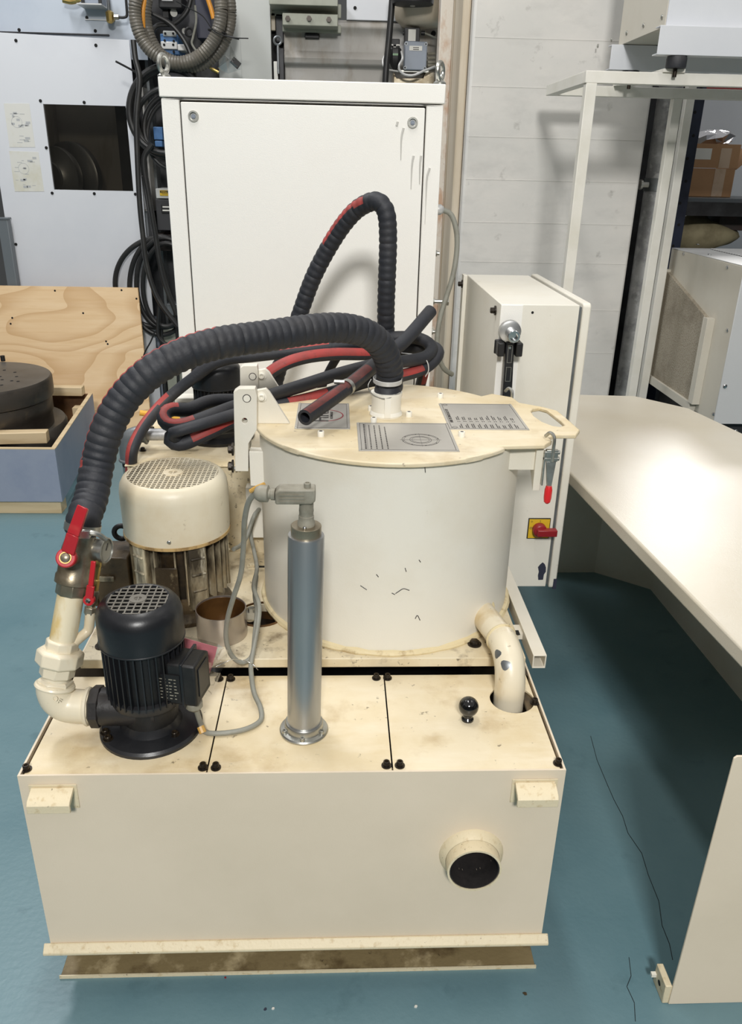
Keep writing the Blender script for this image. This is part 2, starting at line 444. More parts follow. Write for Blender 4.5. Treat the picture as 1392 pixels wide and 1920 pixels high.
        if stripes:
            self.bm.faces.ensure_lookup_table()
            for i in range(len(rs) - 1):
                for k in range(n):
                    f = self.bm.faces[base + (i + off) * n + k]
                    mid = (rs[i][k] + rs[i][(k + 1) % n]) / 2 - P[i]
                    for d, cw, s0, s1, mi in stripes:
                        d = V(d)
                        dd = d - T[i] * d.dot(T[i])
                        if dd.length < 1e-3:
                            continue
                        if s0 <= S[i] / S[-1] <= s1 and mid.normalized().dot(dd.normalized()) > cw:
                            f.material_index = mi
        return self


def spline(pts, sub=10):
    P = [V(p) for p in pts]
    if len(P) < 3:
        return [P[0].lerp(P[-1], k / sub) for k in range(sub + 1)]
    P = [P[0] * 2 - P[1]] + P + [P[-1] * 2 - P[-2]]
    out = []
    for i in range(1, len(P) - 2):
        a, b, c, d = P[i - 1:i + 3]
        for k in range(sub):
            t = k / sub
            out.append(0.5 * ((2 * b) + (c - a) * t + (2 * a - 5 * b + 4 * c - d) * t * t + (3 * b - a - 3 * c + d) * t ** 3))
    out.append(P[-2])
    return out


def resample(P, step):
    L = [0]
    for i in range(1, len(P)):
        L.append(L[-1] + (P[i] - P[i - 1]).length)
    n = max(2, int(L[-1] / step))
    out, j = [], 0
    for i in range(n + 1):
        s = L[-1] * i / n
        while j < len(L) - 2 and L[j + 1] < s:
            j += 1
        t = (s - L[j]) / max(L[j + 1] - L[j], 1e-9)
        out.append(P[j].lerp(P[j + 1], t))
    return out


ORG = {}


def thing(name, label, cat, loc=(0, 0, 0), group=None):
    o = bpy.data.objects.new(name, None)
    o.empty_display_size = 0.05
    COL.objects.link(o)
    o.location = loc
    ORG[o.name] = V(loc)
    o['label'], o['category'] = label, cat
    if group:
        o['group'] = group
    return o


def to_mesh(name, mb, mats, org, smooth=35):
    bmesh.ops.translate(mb.bm, verts=mb.bm.verts[:], vec=-org)
    me = bpy.data.meshes.new(name)
    mb.bm.to_mesh(me)
    mb.bm.free()
    for mt in (mats if isinstance(mats, (list, tuple)) else [mats]):
        me.materials.append(M[mt] if isinstance(mt, str) else mt)
    if smooth:
        for p in me.polygons:
            p.use_smooth = True
        me.set_sharp_from_angle(angle=math.radians(smooth))
    return me


def part(name, mb, mats, parent, bevel=0.0, smooth=35, label=None, at=None, seg=2):
    """a mesh child of parent; at = its own origin in world space"""
    po = ORG[parent.name]
    org = V(at) if at is not None else po
    bmesh.ops.recalc_face_normals(mb.bm, faces=mb.bm.faces[:])
    o = bpy.data.objects.new(name, to_mesh(name, mb, mats, org, smooth))
    COL.objects.link(o)
    o.parent = parent
    o.location = org - po
    ORG[o.name] = org
    if bevel:
        add_bevel(o, bevel, seg)
    if label:
        o['label'] = label
    return o


def single(name, mb, mats, label, cat, loc=(0, 0, 0), group=None, bevel=0.0, smooth=35, kind=None):
    bmesh.ops.recalc_face_normals(mb.bm, faces=mb.bm.faces[:])
    o = bpy.data.objects.new(name, to_mesh(name, mb, mats, V(loc), smooth))
    COL.objects.link(o)
    o.location = loc
    ORG[o.name] = V(loc)
    if label:
        o['label'], o['category'] = label, cat
    if group:
        o['group'] = group
    if kind:
        o['kind'] = kind
    if bevel:
        add_bevel(o, bevel)
    return o


def add_bevel(o, w, seg=2):
    b = o.modifiers.new('edge', 'BEVEL')
    b.width, b.segments, b.limit_method, b.angle_limit = w, seg, 'ANGLE', math.radians(40)


def repeat(name, mb, mats, parent, spots, smooth=35, rots=None, bevel=0):
    """the same small piece at several places; mb is built round the origin"""
    bmesh.ops.recalc_face_normals(mb.bm, faces=mb.bm.faces[:])
    me = to_mesh(name, mb, mats, V((0, 0, 0)), smooth)
    po = ORG[parent.name]
    out = []
    for i, s in enumerate(spots):
        o = bpy.data.objects.new(name, me)
        COL.objects.link(o)
        o.parent = parent
        o.location = V(s) - po
        ORG[o.name] = V(s)
        if rots:
            o.rotation_euler = rots[i]
        if bevel:
            add_bevel(o, bevel)
        out.append(o)
    return out


def socket_bolt(r=0.0065, h=0.008, d=(0, 0, 1), washer=True):
    b = MB()
    if washer:
        b.lathe([(r * 1.55, 0), (r * 1.55, h * 0.2)], (0, 0, 0), d, 16)
    b.lathe([(r, 0), (r, h * 0.9), (r * 0.9, h), (r * 0.55, h), (r * 0.5, h * 0.5), (0, h * 0.5)], (0, 0, 0), d, 16)
    return b


def hex_bolt(r=0.009, h=0.007, d=(0, 0, 1)):
    b = MB()
    b.lathe([(r * 1.5, 0), (r * 1.5, h * 0.25)], (0, 0, 0), d, 20)
    b.lathe([(r, h * 0.25), (r, h * 0.9), (r * 0.82, h)], (0, 0, 0), d, 6)
    return b


def screw(r, d, h=0.3):
    return MB().lathe([(r, 0), (r, r * h), (r * 0.7, r * h * 1.7), (0, r * h * 1.9)], (0, 0, 0), d, 14)


def text(name, s, size, origin, ux, uy, mt, parent, depth=0.0006, align='CENTER'):
    """flat lettering: ux = reading direction, uy = up direction of the letters"""
    cu = bpy.data.curves.new(name, 'FONT')
    cu.body, cu.size, cu.align_x, cu.align_y, cu.extrude = s, size, align, 'CENTER', depth / 2
    t = bpy.data.objects.new(name, cu)
    COL.objects.link(t)
    bpy.context.view_layer.update()
    me = bpy.data.meshes.new_from_object(t)
    bpy.data.objects.remove(t)
    ux, uy = V(ux).normalized(), V(uy).normalized()
    uz = ux.cross(uy)
    T = Matrix.Identity(4)
    for i, a in enumerate((ux, uy, uz)):
        for j in range(3):
            T[j][i] = a[j]
    T.translation = V(origin) - ORG[parent.name]
    me.transform(T)
    me.materials.clear()
    me.materials.append(M[mt])
    o = bpy.data.objects.new(name, me)
    COL.objects.link(o)
    o.parent = parent
    ORG[o.name] = ORG[parent.name]
    return o


def fxz(u, v, a):      # upright plate facing the front: polygon in x, z
    return (u, a, v)


def fxy(u, v, a):      # lying plate: polygon in x, y
    return (u, v, a)


def fyz(u, v, a):      # upright plate facing sideways: polygon in y, z
    return (a, u, v)


def circle(cx, cy, r, n=28, a0=0.0):
    return [(cx + r * math.cos(a0 + 2 * PI * k / n), cy + r * math.sin(a0 + 2 * PI * k / n)) for k in range(n)]


def rrect(x0, x1, y0, y1, r, n=5):
    out = []
    for cx, cy, a in ((x1 - r, y1 - r, 0), (x0 + r, y1 - r, PI / 2), (x0 + r, y0 + r, PI), (x1 - r, y0 + r, 1.5 * PI)):
        for k in range(n + 1):
            t = a + PI / 2 * k / n
            out.append((cx + r * math.cos(t), cy + r * math.sin(t)))
    return out


def pxz(pts, Y):
    """photo pixels -> (x, z) outline on the upright plane y = Y"""
    return [(p.x, p.z) for p in (px(a, b, Y=Y) for a, b in pts)]


def structure(name, mb, mt, bevel=0):
    return single(name, mb, mt, None, None, kind='structure', bevel=bevel)


# ================================================================ the setting
fl = structure('floor', MB().box(-6.2, 7.2, -6.2, 10.2, -0.1, 0), 'floor')
crack = [px(a, b, Z=0.0004) for a, b in ((1108, 1380), (1120, 1425), (1138, 1468), (1152, 1500), (1168, 1530), (1178, 1562), (1204, 1600), (1216, 1640), (1236, 1690), (1242, 1735), (1256, 1770), (1262, 1800))]
part('crack', MB().tube(crack, 0.0009, n=4, smooth=False), 'hole', fl)
crack = [px(a, b, Z=0.0004) for a, b in ((1180, 1795), (1184, 1830), (1176, 1850), (1190, 1880), (1192, 1915))]
part('crack', MB().tube(crack, 0.0008, n=4, smooth=False), 'hole', fl)
structure('wall_left', MB().box(-6.2, -6, -6, 10.2, 0, 4.6), 'wallfar')
structure('wall_right', MB().box(7, 7.2, -6, 10.2, 0, 4.6), 'wallfar')
structure('wall_front', MB().box(-6, 7, -6.2, -6, 0, 4.6), 'wallfar')
structure('wall_back', MB().box(-6, 7, 10, 10.2, 0, 4.6), 'wallfar')

# board-marked concrete pillar
PY = 2.95
xl, xr = px(872, 300, Y=PY).x, px(1206, 300, Y=PY).x
pil = structure('pillar', MB().box(xl, xr, PY, PY + 0.5, 0, 3.2), 'concrete', 0.012)
for zz in [px(980, b, Y=PY).z for b in (72, 164, 258, 338, 418, 492, 580, 660)]:
    part('board_seam', MB().box(xl + 0.01, xr - 0.01, PY - 0.0012, PY + 0.002, zz - 0.0011, zz + 0.0011), 'concrete', pil)
structure('gap_shade_panel', MB().box(xr - 0.05, xr + 0.42, 3.52, 3.6, 0, 3.2), 'dark')  # added dark panel standing in for the shade in the gap beside the pillar
t = MB().box(px(851, 300, Y=3.05).x, xl - 0.002, 3.02, 3.3, 0, 3.2)
structure('trim_1', t, 'beige', 0.01)

# ================================================================ coolant tank (front)
ZT, ZB = 0.565, 0.128
tank = thing('coolant_tank', 'long cream steel coolant tank with three bolted lids and a round outlet in front', 'tank', (0, 0.6, 0))
b = MB()
PO = px(890, 1632, Y=-0.04)
front = [(-0.5, ZB), (0.5, ZB), (0.5, ZT), (-0.5, ZT)]
b.plate(front, [circle(PO.x, PO.z, 0.046, 32)], fxz, 0, 0.004)
b.box(-0.5, -0.496, 0.004, 1.38, ZB, ZT)
b.box(0.496, 0.5, 0.004, 1.38, ZB, ZT)
b.box(-0.496, 0.496, 1.376, 1.38, ZB, ZT)
part('tank_wall', b, 'front', tank)
part('tank_bottom', MB().box(-0.496, 0.496, 0.004, 1.376, ZB, ZB + 0.006), 'inner_shade', tank)
b = MB()
b.plate([(-0.016, 0.119), (0.0, 0.119), (0.0, 0.137), (-0.003, 0.138), (-0.016, 0.125)], [], fyz, -0.512, 0.512)
part('bottom_rim', b, 'rim', tank, 0.002)
b = MB()
b.plate([(0.025, 0), (0.11, 0), (0.11, 0.118), (0.04, 0.118), (0.04, 0.111), (0.10, 0.108), (0.095, 0.009), (0.025, 0.006)], [], fyz, -0.505, 0.505)
part('base_channel', b, 'filth', tank, 0.0015)
part('channel_lip', MB().box(-0.507, 0.507, 0.0225, 0.0252, 0, 0.0085), 'rim', tank)
part('base_channel', MB().box(-0.505, 0.505, 1.27, 1.36, 0, 0.118), 'filth', tank)
LT = ZT - 0.004
X1, X2 = -0.163, 0.178
hole = circle(0.443, 0.219, 0.0465, 32)
for x0, x1, hs in ((-0.491, X1 - 0.0015, []), (X1 + 0.0015, X2 - 0.0015, []), (X2 + 0.0015, 0.491, [hole])):
    part('lid_plate', MB().plate([(x0, 0.006), (x1, 0.006), (x1, 0.308), (x0, 0.308)], hs, fxy, LT - 0.004, LT), 'lid', tank)
b = MB()
for x0, x1, y0, y1 in ((-0.496, 0.496, 0.004, 0.02), (-0.496, -0.47, 0.02, 0.31), (0.47, 0.496, 0.02, 0.31), (-0.496, 0.496, 0.295, 0.312)):
    b.box(x0, x1, y0, y1, LT - 0.012, LT - 0.0045)
part('support_ledge', b, 'filthm', tank)
spots = [px(a, c, Z=LT) for a, c in ((50, 1443), (381, 1440), (405, 1440), (725, 1436), (750, 1436), (1047, 1432), (1003, 1318), (706, 1272), (727, 1272), (433, 1274), (411, 1274))]
repeat('lid_bolt', socket_bolt(0.0062, 0.011), 'bolt', tank, spots)
kb = px(877, 1349, Z=LT)
b = MB().lathe([(0.0125, 0), (0.0125, 0.004), (0.0095, 0.008), (0.0095, 0.014)], kb, n=24)
b.sphere(kb + V((0, 0, 0.032)), 0.0205, 28)
part('ball_knob', b, 'ball', tank, label='glossy black ball knob')
# bent lifting lugs
for cx in (-0.440, 0.444):
    b = MB().plate([(0.0, 0.535), (-0.004, 0.541), (-0.030, 0.532), (-0.035, 0.526), (-0.035, 0.509), (-0.029, 0.509), (-0.029, 0.522), (0.0, 0.533)], [], fyz, cx - 0.038, cx + 0.038)
    b.box(cx - 0.043, cx + 0.043, -0.002, 0.0, 0.49, 0.545)
    part('lifting_lug', b, 'rim', tank, 0.0012)
b = MB().pipe((PO.x, 0.03, PO.z), (PO.x, -0.042, PO.z), 0.052, 0.004, 40)
b.lathe([(0.063, 0), (0.061, 0.006), (0.0525, 0.016)], (PO.x, 0.0, PO.z), (0, -1, 0), 40, cap0=False, cap1=False)
p_ = part('outlet_pipe', b, 'rim', tank)
part('bore', MB().pipe((PO.x, 0.16, PO.z), (PO.x, -0.04, PO.z), 0.0478, 0.002, 40), 'inner_shade', p_)

# ================================================================ platform on the tank
PZ0, PZ = 0.577, 0.6
plat = thing('machine_platform', 'thick oil-stained cream steel platform carrying drum and motors', 'platform', (0, 0.85, ZT))
H1, H2 = circle(-0.30, 0.56, 0.088, 32), circle(-0.105, 0.50, 0.052, 28)
part('deck_plate', MB().plate([(-0.478, 0.315), (0.490, 0.315), (0.490, 1.375), (-0.478, 1.375)], [H1, H2], fxy, PZ0, PZ), 'plat', plat, 0.002)
part('spacer_bar', MB().box(-0.47, 0.47, 0.36, 0.40, ZT, PZ0), 'oilblack', plat)
part('spacer_bar', MB().box(-0.47, 0.47, 1.3, 1.34, ZT, PZ0), 'oilblack', plat)
part('recess_collar', MB().pipe((-0.105, 0.50, PZ0 - 0.03), (-0.105, 0.50, PZ + 0.004), 0.056, 0.003), 'mudin', plat)
part('recess_floor', MB().cyl((-0.105, 0.50, PZ0 - 0.03), (-0.105, 0.50, PZ0 - 0.02), 0.055), 'oilblack', plat)
sr0, sr1 = 0.506, 0.536
b = MB()
b.plate([(sr0, 0.572), (sr1, 0.572), (sr1, 0.606), (sr0, 0.606)], [[(sr0 + 0.003, 0.575), (sr1 - 0.003, 0.575), (sr1 - 0.003, 0.603), (sr0 + 0.003, 0.603)]], fxz, 0.315, 0.90)
part('side_rail', b, 'cream', plat, 0.001)
part('rail_bracket', MB().box(0.488, 0.508, 0.42, 0.46, 0.58, 0.595), 'cream', plat)
part('rail_bracket', MB().box(0.488, 0.508, 0.78, 0.82, 0.58, 0.595), 'cream', plat)
repeat('deck_bolt', hex_bolt(0.0105, 0.011), 'bolt', plat, [px(a, c, Z=PZ) for a, c in ((890, 1208), (192, 1212))])
repeat('deck_bolt', hex_bolt(0.0105, 0.009), 'boltw', plat, [px(a, c, Z=PZ) for a, c in ((468, 1160), (474, 1062))])
part('slot_hole', MB().box(-0.135, -0.07, 0.742, 0.752, PZ - 0.001, PZ + 0.0006), 'hole', plat)
part('slot_hole', MB().box(px(955, 1188, Z=PZ).x, px(975, 1188, Z=PZ).x, px(955, 1190, Z=PZ).y, px(955, 1182, Z=PZ).y, PZ - 0.001, PZ + 0.0006), 'hole', plat)

# ================================================================ filter drum
DC = V((0.197, 0.632, 0))
DR = 0.302
LZ = 1.05
drum = thing('filter_drum', 'large round cream filter drum with clamped lid and engraved plates', 'drum', (DC.x, DC.y, PZ))
part('drum_shell', MB().lathe([(DR, PZ), (DR, LZ - 0.013), (DR - 0.004, LZ - 0.013), (DR - 0.004, PZ + 0.05)], DC, n=96, cap0=False, cap1=False), 'cream', drum)
bead = [DC + V(((DR + 0.002) * math.cos(a), (DR + 0.002) * math.sin(a), PZ + 0.003)) for a in [2 * PI * k / 72 for k in range(73)]]
rr = [0.006 + 0.0045 * random.random() for _ in range(400)]
part('weld_bead', MB().tube(bead, 0.007, n=8, smooth=False, rf=lambda s: rr[int(s / 0.027)] if int(s / 0.027) < 400 else 0.007), 'weld', drum)
# lid: round disc running into a tab on the right
LR = DR + 0.010
tabl = [px(a, c, Z=LZ) for a, c in ((935, 836), (1022, 834), (1036, 826), (1030, 820), (1040, 815), (1081, 815), (1088, 806), (1062, 783), (1046, 770), (1015, 762), (975, 755), (962, 745), (922, 738))]
tab = [(p.x, p.y) for p in tabl]
a1 = math.atan2(tab[0][1] - DC.y, tab[0][0] - DC.x)
a2 = math.atan2(tab[-1][1] - DC.y, tab[-1][0] - DC.x)
arc = [(DC.x + LR * math.cos(a), DC.y + LR * math.sin(a)) for a in [a2 + (a1 + 2 * PI - a2) * k / 64 for k in range(65)]]
slot = [(p.x, p.y) for p in (px(a, c, Z=LZ) for a, c in ((1060, 797), (1054, 790), (1026, 768), (1012, 764), (1000, 766), (996, 771), (1002, 780), (1018, 791), (1036, 798), (1050, 800)))]
part('lid', MB().plate(arc + tab[:], [slot], fxy, LZ - 0.010, LZ), 'lid', drum, 0.0025)
lbs = [px(a, c, Z=LZ) for a, c in ((602, 818), (701, 792), (696, 770), (767, 781), (826, 746), (866, 819), (1005, 802), (786, 735))]
for q_ in repeat('lid_bolt', socket_bolt(0.0072, 0.012, washer=False), 'whitebolt', drum, lbs[:6]):
    repeat('socket_hole', MB().cyl((0, 0, 0.0085), (0, 0, 0.0122), 0.0036, n=6), 'ink', q_, [ORG[q_.name]])
# socket that takes the hose
IN = px(724, 778, Z=LZ)
b = MB().lathe([(0.0375, 0), (0.0385, 0.004), (0.036, 0.010), (0.0345, 0.012), (0.0345, 0.042), (0.0365, 0.048), (0.0365, 0.056), (0.030, 0.056)], IN, n=32)
b.plate([(IN.x - 0.006, LZ + 0.004), (IN.x + 0.008, LZ + 0.004), (IN.x + 0.008, LZ + 0.05), (IN.x - 0.006, LZ + 0.05)], [], fxz, IN.y - 0.040, IN.y - 0.034)
part('inlet_socket', b, 'whitebolt', drum)


def plate_on_lid(name, corners, label):
    q = [px(a, c, Z=LZ) for a, c in corners]
    x0, x1 = min(q[0].x, q[3].x), max(q[1].x, q[2].x)
    y0, y1 = (q[2].y + q[3].y) / 2, (q[0].y + q[1].y) / 2
    o = part(name, MB().box(x0, x1, y0, y1, LZ, LZ + 0.0015), 'alu', drum, 0.0006, label=label)
    zz = LZ + 0.0015
    fr = MB()
    e, w = 0.006, 0.0009
    for bx in ((x0 + e, x1 - e, y0 + e, y0 + e + w), (x0 + e, x1 - e, y1 - e - w, y1 - e), (x0 + e, x0 + e + w, y0 + e, y1 - e), (x1 - e - w, x1 - e, y0 + e, y1 - e)):
        fr.box(*bx, zz - 0.0002, zz + 0.0003)
    part('border_line', fr, 'ink', o)
    repeat('rivet', screw(0.0022, (0, 0, 1)), 'zinc', o, [(x0 + 0.004, y0 + 0.004, zz), (x1 - 0.004, y0 + 0.004, zz), (x0 + 0.004, y1 - 0.004, zz), (x1 - 0.004, y1 - 0.004, zz)])
    return o, x0, x1, y0, y1, zz


UXT, UYT = V((0, 1, 0)), V((-1, 0, 0))      # lettering reads away from the camera
# name plate with the red ring
o, x0, x1, y0, y1, zz = plate_on_lid('name_plate', ((560, 757), (648, 757), (657, 805), (560, 805)), 'small square plate with a red ring')
cx, cy = (x0 + x1) / 2, (y0 + y1) / 2
text('lettering', 'HRB', 0.056, (cx - 0.004, cy + 0.002, zz + 0.0003), UXT, UYT, 'ink', o)
text('lettering', 'TECHNOLOGY', 0.0085, (cx + 0.020, cy, zz + 0.0003), UXT, UYT, 'ink', o)
part('red_ring', MB().lathe([(0.0475, 0), (0.0475, 0.0004), (0.0445, 0.0004), (0.0445, 0)], (cx, cy, zz), n=48, closed=True), 'redink', o)
# instruction plate with the circular drawing
o, x0, x1, y0, y1, zz = plate_on_lid('instruction_plate', ((669, 795), (838, 793), (862, 846), (677, 848)), 'engraved plate with a circular drawing')
fine = MB()
for k in range(5):
    x = x0 + 0.014 + k * 0.0115
    y = y0 + 0.012
    yend = y1 - 0.012 - (0.02 if k == 4 else random.random() * 0.012)
    h = 0.0034 if k == 0 else 0.0024
    while y < yend:
        l = random.uniform(0.004, 0.011)
        fine.box(x, x + h, y, min(y + l, yend), zz - 0.0002, zz + 0.0003)
        y += l + 0.0034
    if k == 0:
        fine.box(x + 0.0052, x + 0.0058, y0 + 0.012, yend, zz - 0.0002, zz + 0.0003)
part('fine_print', fine, 'ink', o)['kind'] = 'stuff'
c = px(789, 826, Z=LZ)
rg = MB()
for r, w in ((0.040, 0.0007), (0.036, 0.0005), (0.0235, 0.0008), (0.019, 0.0005)):
    rg.lathe([(r, 0), (r, 0.0004), (r - w, 0.0004), (r - w, 0)], (c.x, c.y, zz), n=48, closed=True)
for k in range(8):
    a = 2 * PI * k / 8 + 0.2
    rg.cyl((c.x + 0.038 * math.cos(a), c.y + 0.038 * math.sin(a), zz - 0.0002), (c.x + 0.038 * math.cos(a), c.y + 0.038 * math.sin(a), zz + 0.0004), 0.0015, n=8)
rg.box(c.x - 0.044, c.x + 0.044, c.y - 0.0002, c.y + 0.0002, zz, zz + 0.0003).box(c.x - 0.0002, c.x + 0.0002, c.y - 0.044, c.y + 0.044, zz, zz + 0.0003)
part('ring_drawing', rg, 'ink', o)
# rating plate
o, x0, x1, y0, y1, zz = plate_on_lid('rating_plate', ((823, 758), (955, 758), (993, 806), (852, 807)), 'engraved plate with rows of ratings')
text('lettering', 'HRB TECHNOLOGY OY', 0.0100, (x0 + 0.0125, (y0 + y1) / 2, zz + 0.0003), UXT, UYT, 'ink', o)
for yy in (y0 + 0.014, y1 - 0.014):
    part('approval_mark', MB().lathe([(0.006, 0), (0.006, 0.0004), (0.0052, 0.0004), (0.0052, 0)], (x0 + 0.014, yy, zz), n=24, closed=True), 'ink', o)
fine = MB()
for k in range(10):
    x = x0 + 0.026 + k * (x1 - x0 - 0.04) / 10
    for ya, yb in ((y0 + 0.010, y0 + 0.045), (y0 + 0.056, y0 + 0.062), (y0 + 0.070, y0 + 0.105)):
        for q in range(2):
            fine.box(x + q * 0.0042, x + q * 0.0042 + 0.0020, ya, min(ya + (yb - ya) * random.uniform(0.45, 1), y1 - 0.008), zz - 0.0002, zz + 0.0003)
part('fine_print', fine, 'ink', o)['kind'] = 'stuff'

# hinge on the left of the lid
hx = -0.108
for yy, nm in ((0.545, 'front'), (0.765, 'rear')):
    pl = [px(a, c, Y=yy) for a, c in ((438, 735), (447, 729), (478, 729), (482, 742), (482, 806), (466, 832), (466, 884), (441, 884))] if nm == 'front' else [px(a, c, Y=yy) for a, c in ((450, 690), (456, 686), (482, 686), (484, 700), (484, 760), (470, 790), (470, 840), (452, 840))]
    ring = [(p.x, p.z) for p in pl]
    pc, ph = (px(463, 747, Y=yy), px(459, 789, Y=yy)) if nm == 'front' else (px(474, 706, Y=yy), px(470, 750, Y=yy))
    b = MB().plate(ring, [circle(ph.x, ph.z, 0.0062, 14)], fxz, yy, yy + 0.028)
    hp = part('hinge_post', b, 'cream', drum, 0.0012)
    part('pin_gap', MB().cyl((pc.x, yy - 0.0006, pc.z), (pc.x, yy + 0.002, pc.z), 0.0092, n=20), 'ink', hp)
    part('hinge_pin', MB().cyl((pc.x, yy - 0.002, pc.z), (pc.x, yy + 0.03, pc.z), 0.0075, n=20), 'whitebolt', hp)
    gp = [px(a, c, Y=yy + 0.032) for a, c in ((482, 731), (499, 728), (506, 735), (544, 800), (483, 803))] if nm == 'front' else [px(a, c, Y=yy + 0.032) for a, c in ((462, 698), (498, 691), (505, 697), (535, 748), (484, 762))]
    gz = LZ
    ring = [(p.x, max(p.z, gz)) for p in gp]
    ring[3] = (ring[3][0], gz)
    ring[4] = (ring[4][0], gz)
    gb = part('hinge_gusset', MB().plate(ring, [], fxz, yy + 0.029, yy + 0.041), 'cream', drum, 0.0012)
    q = px(491, 744, Y=yy + 0.028) if nm == 'front' else px(491, 704, Y=yy + 0.028)
    repeat('gusset_bolt', socket_bolt(0.0075, 0.008, (0, -1, 0)), 'whitebolt', gb, [q])
    bk = px(467, 845, Y=yy)
    part('hinge_block', MB().box(bk.x, DC.x - DR + 0.06 if False else -0.055, yy, yy + 0.03, bk.z - 0.085, bk.z - 0.002), 'cream', drum, 0.0015)
    if nm == 'front':
        b1, b2 = px(438, 842, Y=yy + 0.014), px(438, 874, Y=yy + 0.014)
        repeat('hinge_bolt', hex_bolt(0.010, 0.012, (-1, 0, 0)), 'bolt', hp, [b1, b2])

# toggle clamps on the right
for sgn, qa in ((0, (1036, 826)), (1, (962, 745))):
    at_ = px(*qa, Z=LZ)
    y = at_.y - (0.012 if sgn == 0 else -0.012)
    xx = at_.x - 0.006
    cl = part('clamp_bracket', MB().plate([(y - 0.006, 0.945), (y + 0.006, 0.945), (y + 0.006, 1.035), (y - 0.006, 1.035)] if sgn else [(y - 0.005, 0.940), (y + 0.030, 0.975), (y + 0.030, 1.036), (y - 0.005, 1.036)], [], fyz, xx - 0.030, xx - 0.014), 'cream', drum, 0.001)
    part('arm_block', MB().box(DC.x + DR * 0.75, xx - 0.014, y + 0.004, y + 0.028, 0.985, 1.036), 'cream', drum, 0.001)
    tc = MB().plate([(y - 0.012, 0.955), (y + 0.014, 0.955), (y + 0.014, 1.03), (y - 0.012, 1.03)], [], fyz, xx - 0.014, xx - 0.010)
    body = part('toggle_clamp', tc, 'zinc', drum, 0.001, label='bright steel toggle clamp')
    lv = MB().hexa([(xx - 0.008, y - 0.010, 1.010), (xx + 0.014, y - 0.010, 1.010), (xx + 0.014, y - 0.004, 1.010), (xx - 0.008, y - 0.004, 1.010)],
                   [(xx - 0.001, y - 0.016, 0.948), (xx + 0.008, y - 0.016, 0.948), (xx + 0.008, y - 0.010, 0.948), (xx - 0.001, y - 0.010, 0.948)])
    lv.box(xx - 0.010, xx + 0.016, y - 0.012, y - 0.002, 1.010, 1.036)
    for zc in (1.016, 1.030):
        lv.cyl((xx - 0.014, y - 0.008, zc), (xx + 0.020, y - 0.008, zc), 0.0045, n=12)
    part('lever', lv, 'zinc', body, 0.001)
    part('grip', MB().lathe([(0.0065, 0), (0.0085, 0.008), (0.0085, 0.026), (0.007, 0.036), (0.003, 0.040)], (xx + 0.003, y - 0.014, 0.955), (-0.03, -0.08, -1), 14), 'brightred', body)
    part('hook_bolt', MB().tube([(xx + 0.004, y - 0.010, 1.010), (xx + 0.004, y - 0.011, 1.03), (xx + 0.004, y - 0.008, 1.062), (xx - 0.002, y + 0.006, 1.069), (xx - 0.008, y + 0.018, 1.058)], 0.0038, n=10), 'zinc', body)

# drain bend going down through the tank lid
d0, d1, d2 = px(905, 1165, Y=0.46), px(938, 1218, Y=0.32), V((0.446, 0.224, 0.55))
d0.z, d0.x = 0.645, 0.402
d1 = V((0.433, 0.325, 0.645))
b = MB().tube([d0, d0.lerp(d1, 0.5), d1], 0.030, n=24)
dp = part('drain_pipe', b, 'pipe', drum)
part('weld_ring', MB().torus(d1, 0.0305, 0.0045, d1 - d0, 32, 8), 'weld', dp)
part('weld_ring', MB().torus(d0 + (d1 - d0) * 0.12, 0.0315, 0.006, d1 - d0, 32, 8), 'weld', dp)
b = MB().tube([d1 - (d1 - d0).normalized() * 0.002, d1 + V((0.003, -0.032, -0.002)), d1 + V((0.006, -0.064, -0.016)), d1 + V((0.007, -0.086, -0.050)), d1 + V((0.007, -0.090, -0.09)), d1 + V((0.007, -0.090, -0.13))], 0.0320, n=28)
de_ = part('drain_elbow', b, 'pipe', drum)
def patch_on(o_, a, c, r_, mt, parent, wob=0.25):
    """an irregular thin patch lying on the surface of o_ where photo pixel (a, c) meets it"""
    bv = BVHTree.FromPolygons([v.co + ORG[o_.name] for v in o_.data.vertices], [list(p.vertices) for p in o_.data.polygons])
    p, n, _, _ = bv.ray_cast(EYE, (px(a, c, Y=1.0) - EYE).normalized())
    if n.dot(EYE - p) < 0:
        n = -n
    u = n.orthogonal().normalized()
    w = n.cross(u)
    mb = MB()
    ring = []
    for rr_ in (1.0, 0.6):
        row = []
        for k in range(14):
            t_ = 2 * PI * k / 14
            d = (u * math.cos(t_) + w * math.sin(t_)) * r_ * rr_ * (1 + wob * math.sin(3 * t_ + a) * 0.5)
            q = bv.ray_cast(p + d + n * 0.02, -n)[0] or p + d
            row.append(q + n * (0.0003 + 0.0008 * (1 - rr_)))
        ring.append(row)
    ring.append([p + n * 0.0008 + (q - p) * 0.02 for q in ring[-1]])
    return part('bare_patch', mb.rings(ring, cap0=False), mt, parent)


for a, c, r_ in ((933, 1226, 0.0095), (948, 1247, 0.0105)):
    patch_on(de_, a, c, r_, 'gal2', dp)


def on_drum(a, c, e=0.0004):
    d = (px(a, c, Y=1.0) - EYE).normalized()
    o = EYE - DC
    A = d.x * d.x + d.y * d.y
    B = o.x * d.x + o.y * d.y
    K_ = o.x * o.x + o.y * o.y - (DR + e) ** 2
    return EYE + d * ((-B - math.sqrt(B * B - A * K_)) / A)


for ln_ in (((742, 1113), (748, 1109), (757, 1104), (768, 1107)), ((706, 1077), (710, 1082)), ((676, 1098), (688, 1106)), ((760, 1065), (762, 1072)), ((786, 1050), (789, 1054)), ((735, 1112), (741, 1115)), ((779, 1160), (783, 1154), (788, 1163)), ((797, 876), (798, 886))):
    q_ = [on_drum(a, c) for a, c in ln_]
    part('scuff_mark', MB().tube(q_, 0.0009, n=5, sub=5), 'ink', drum)
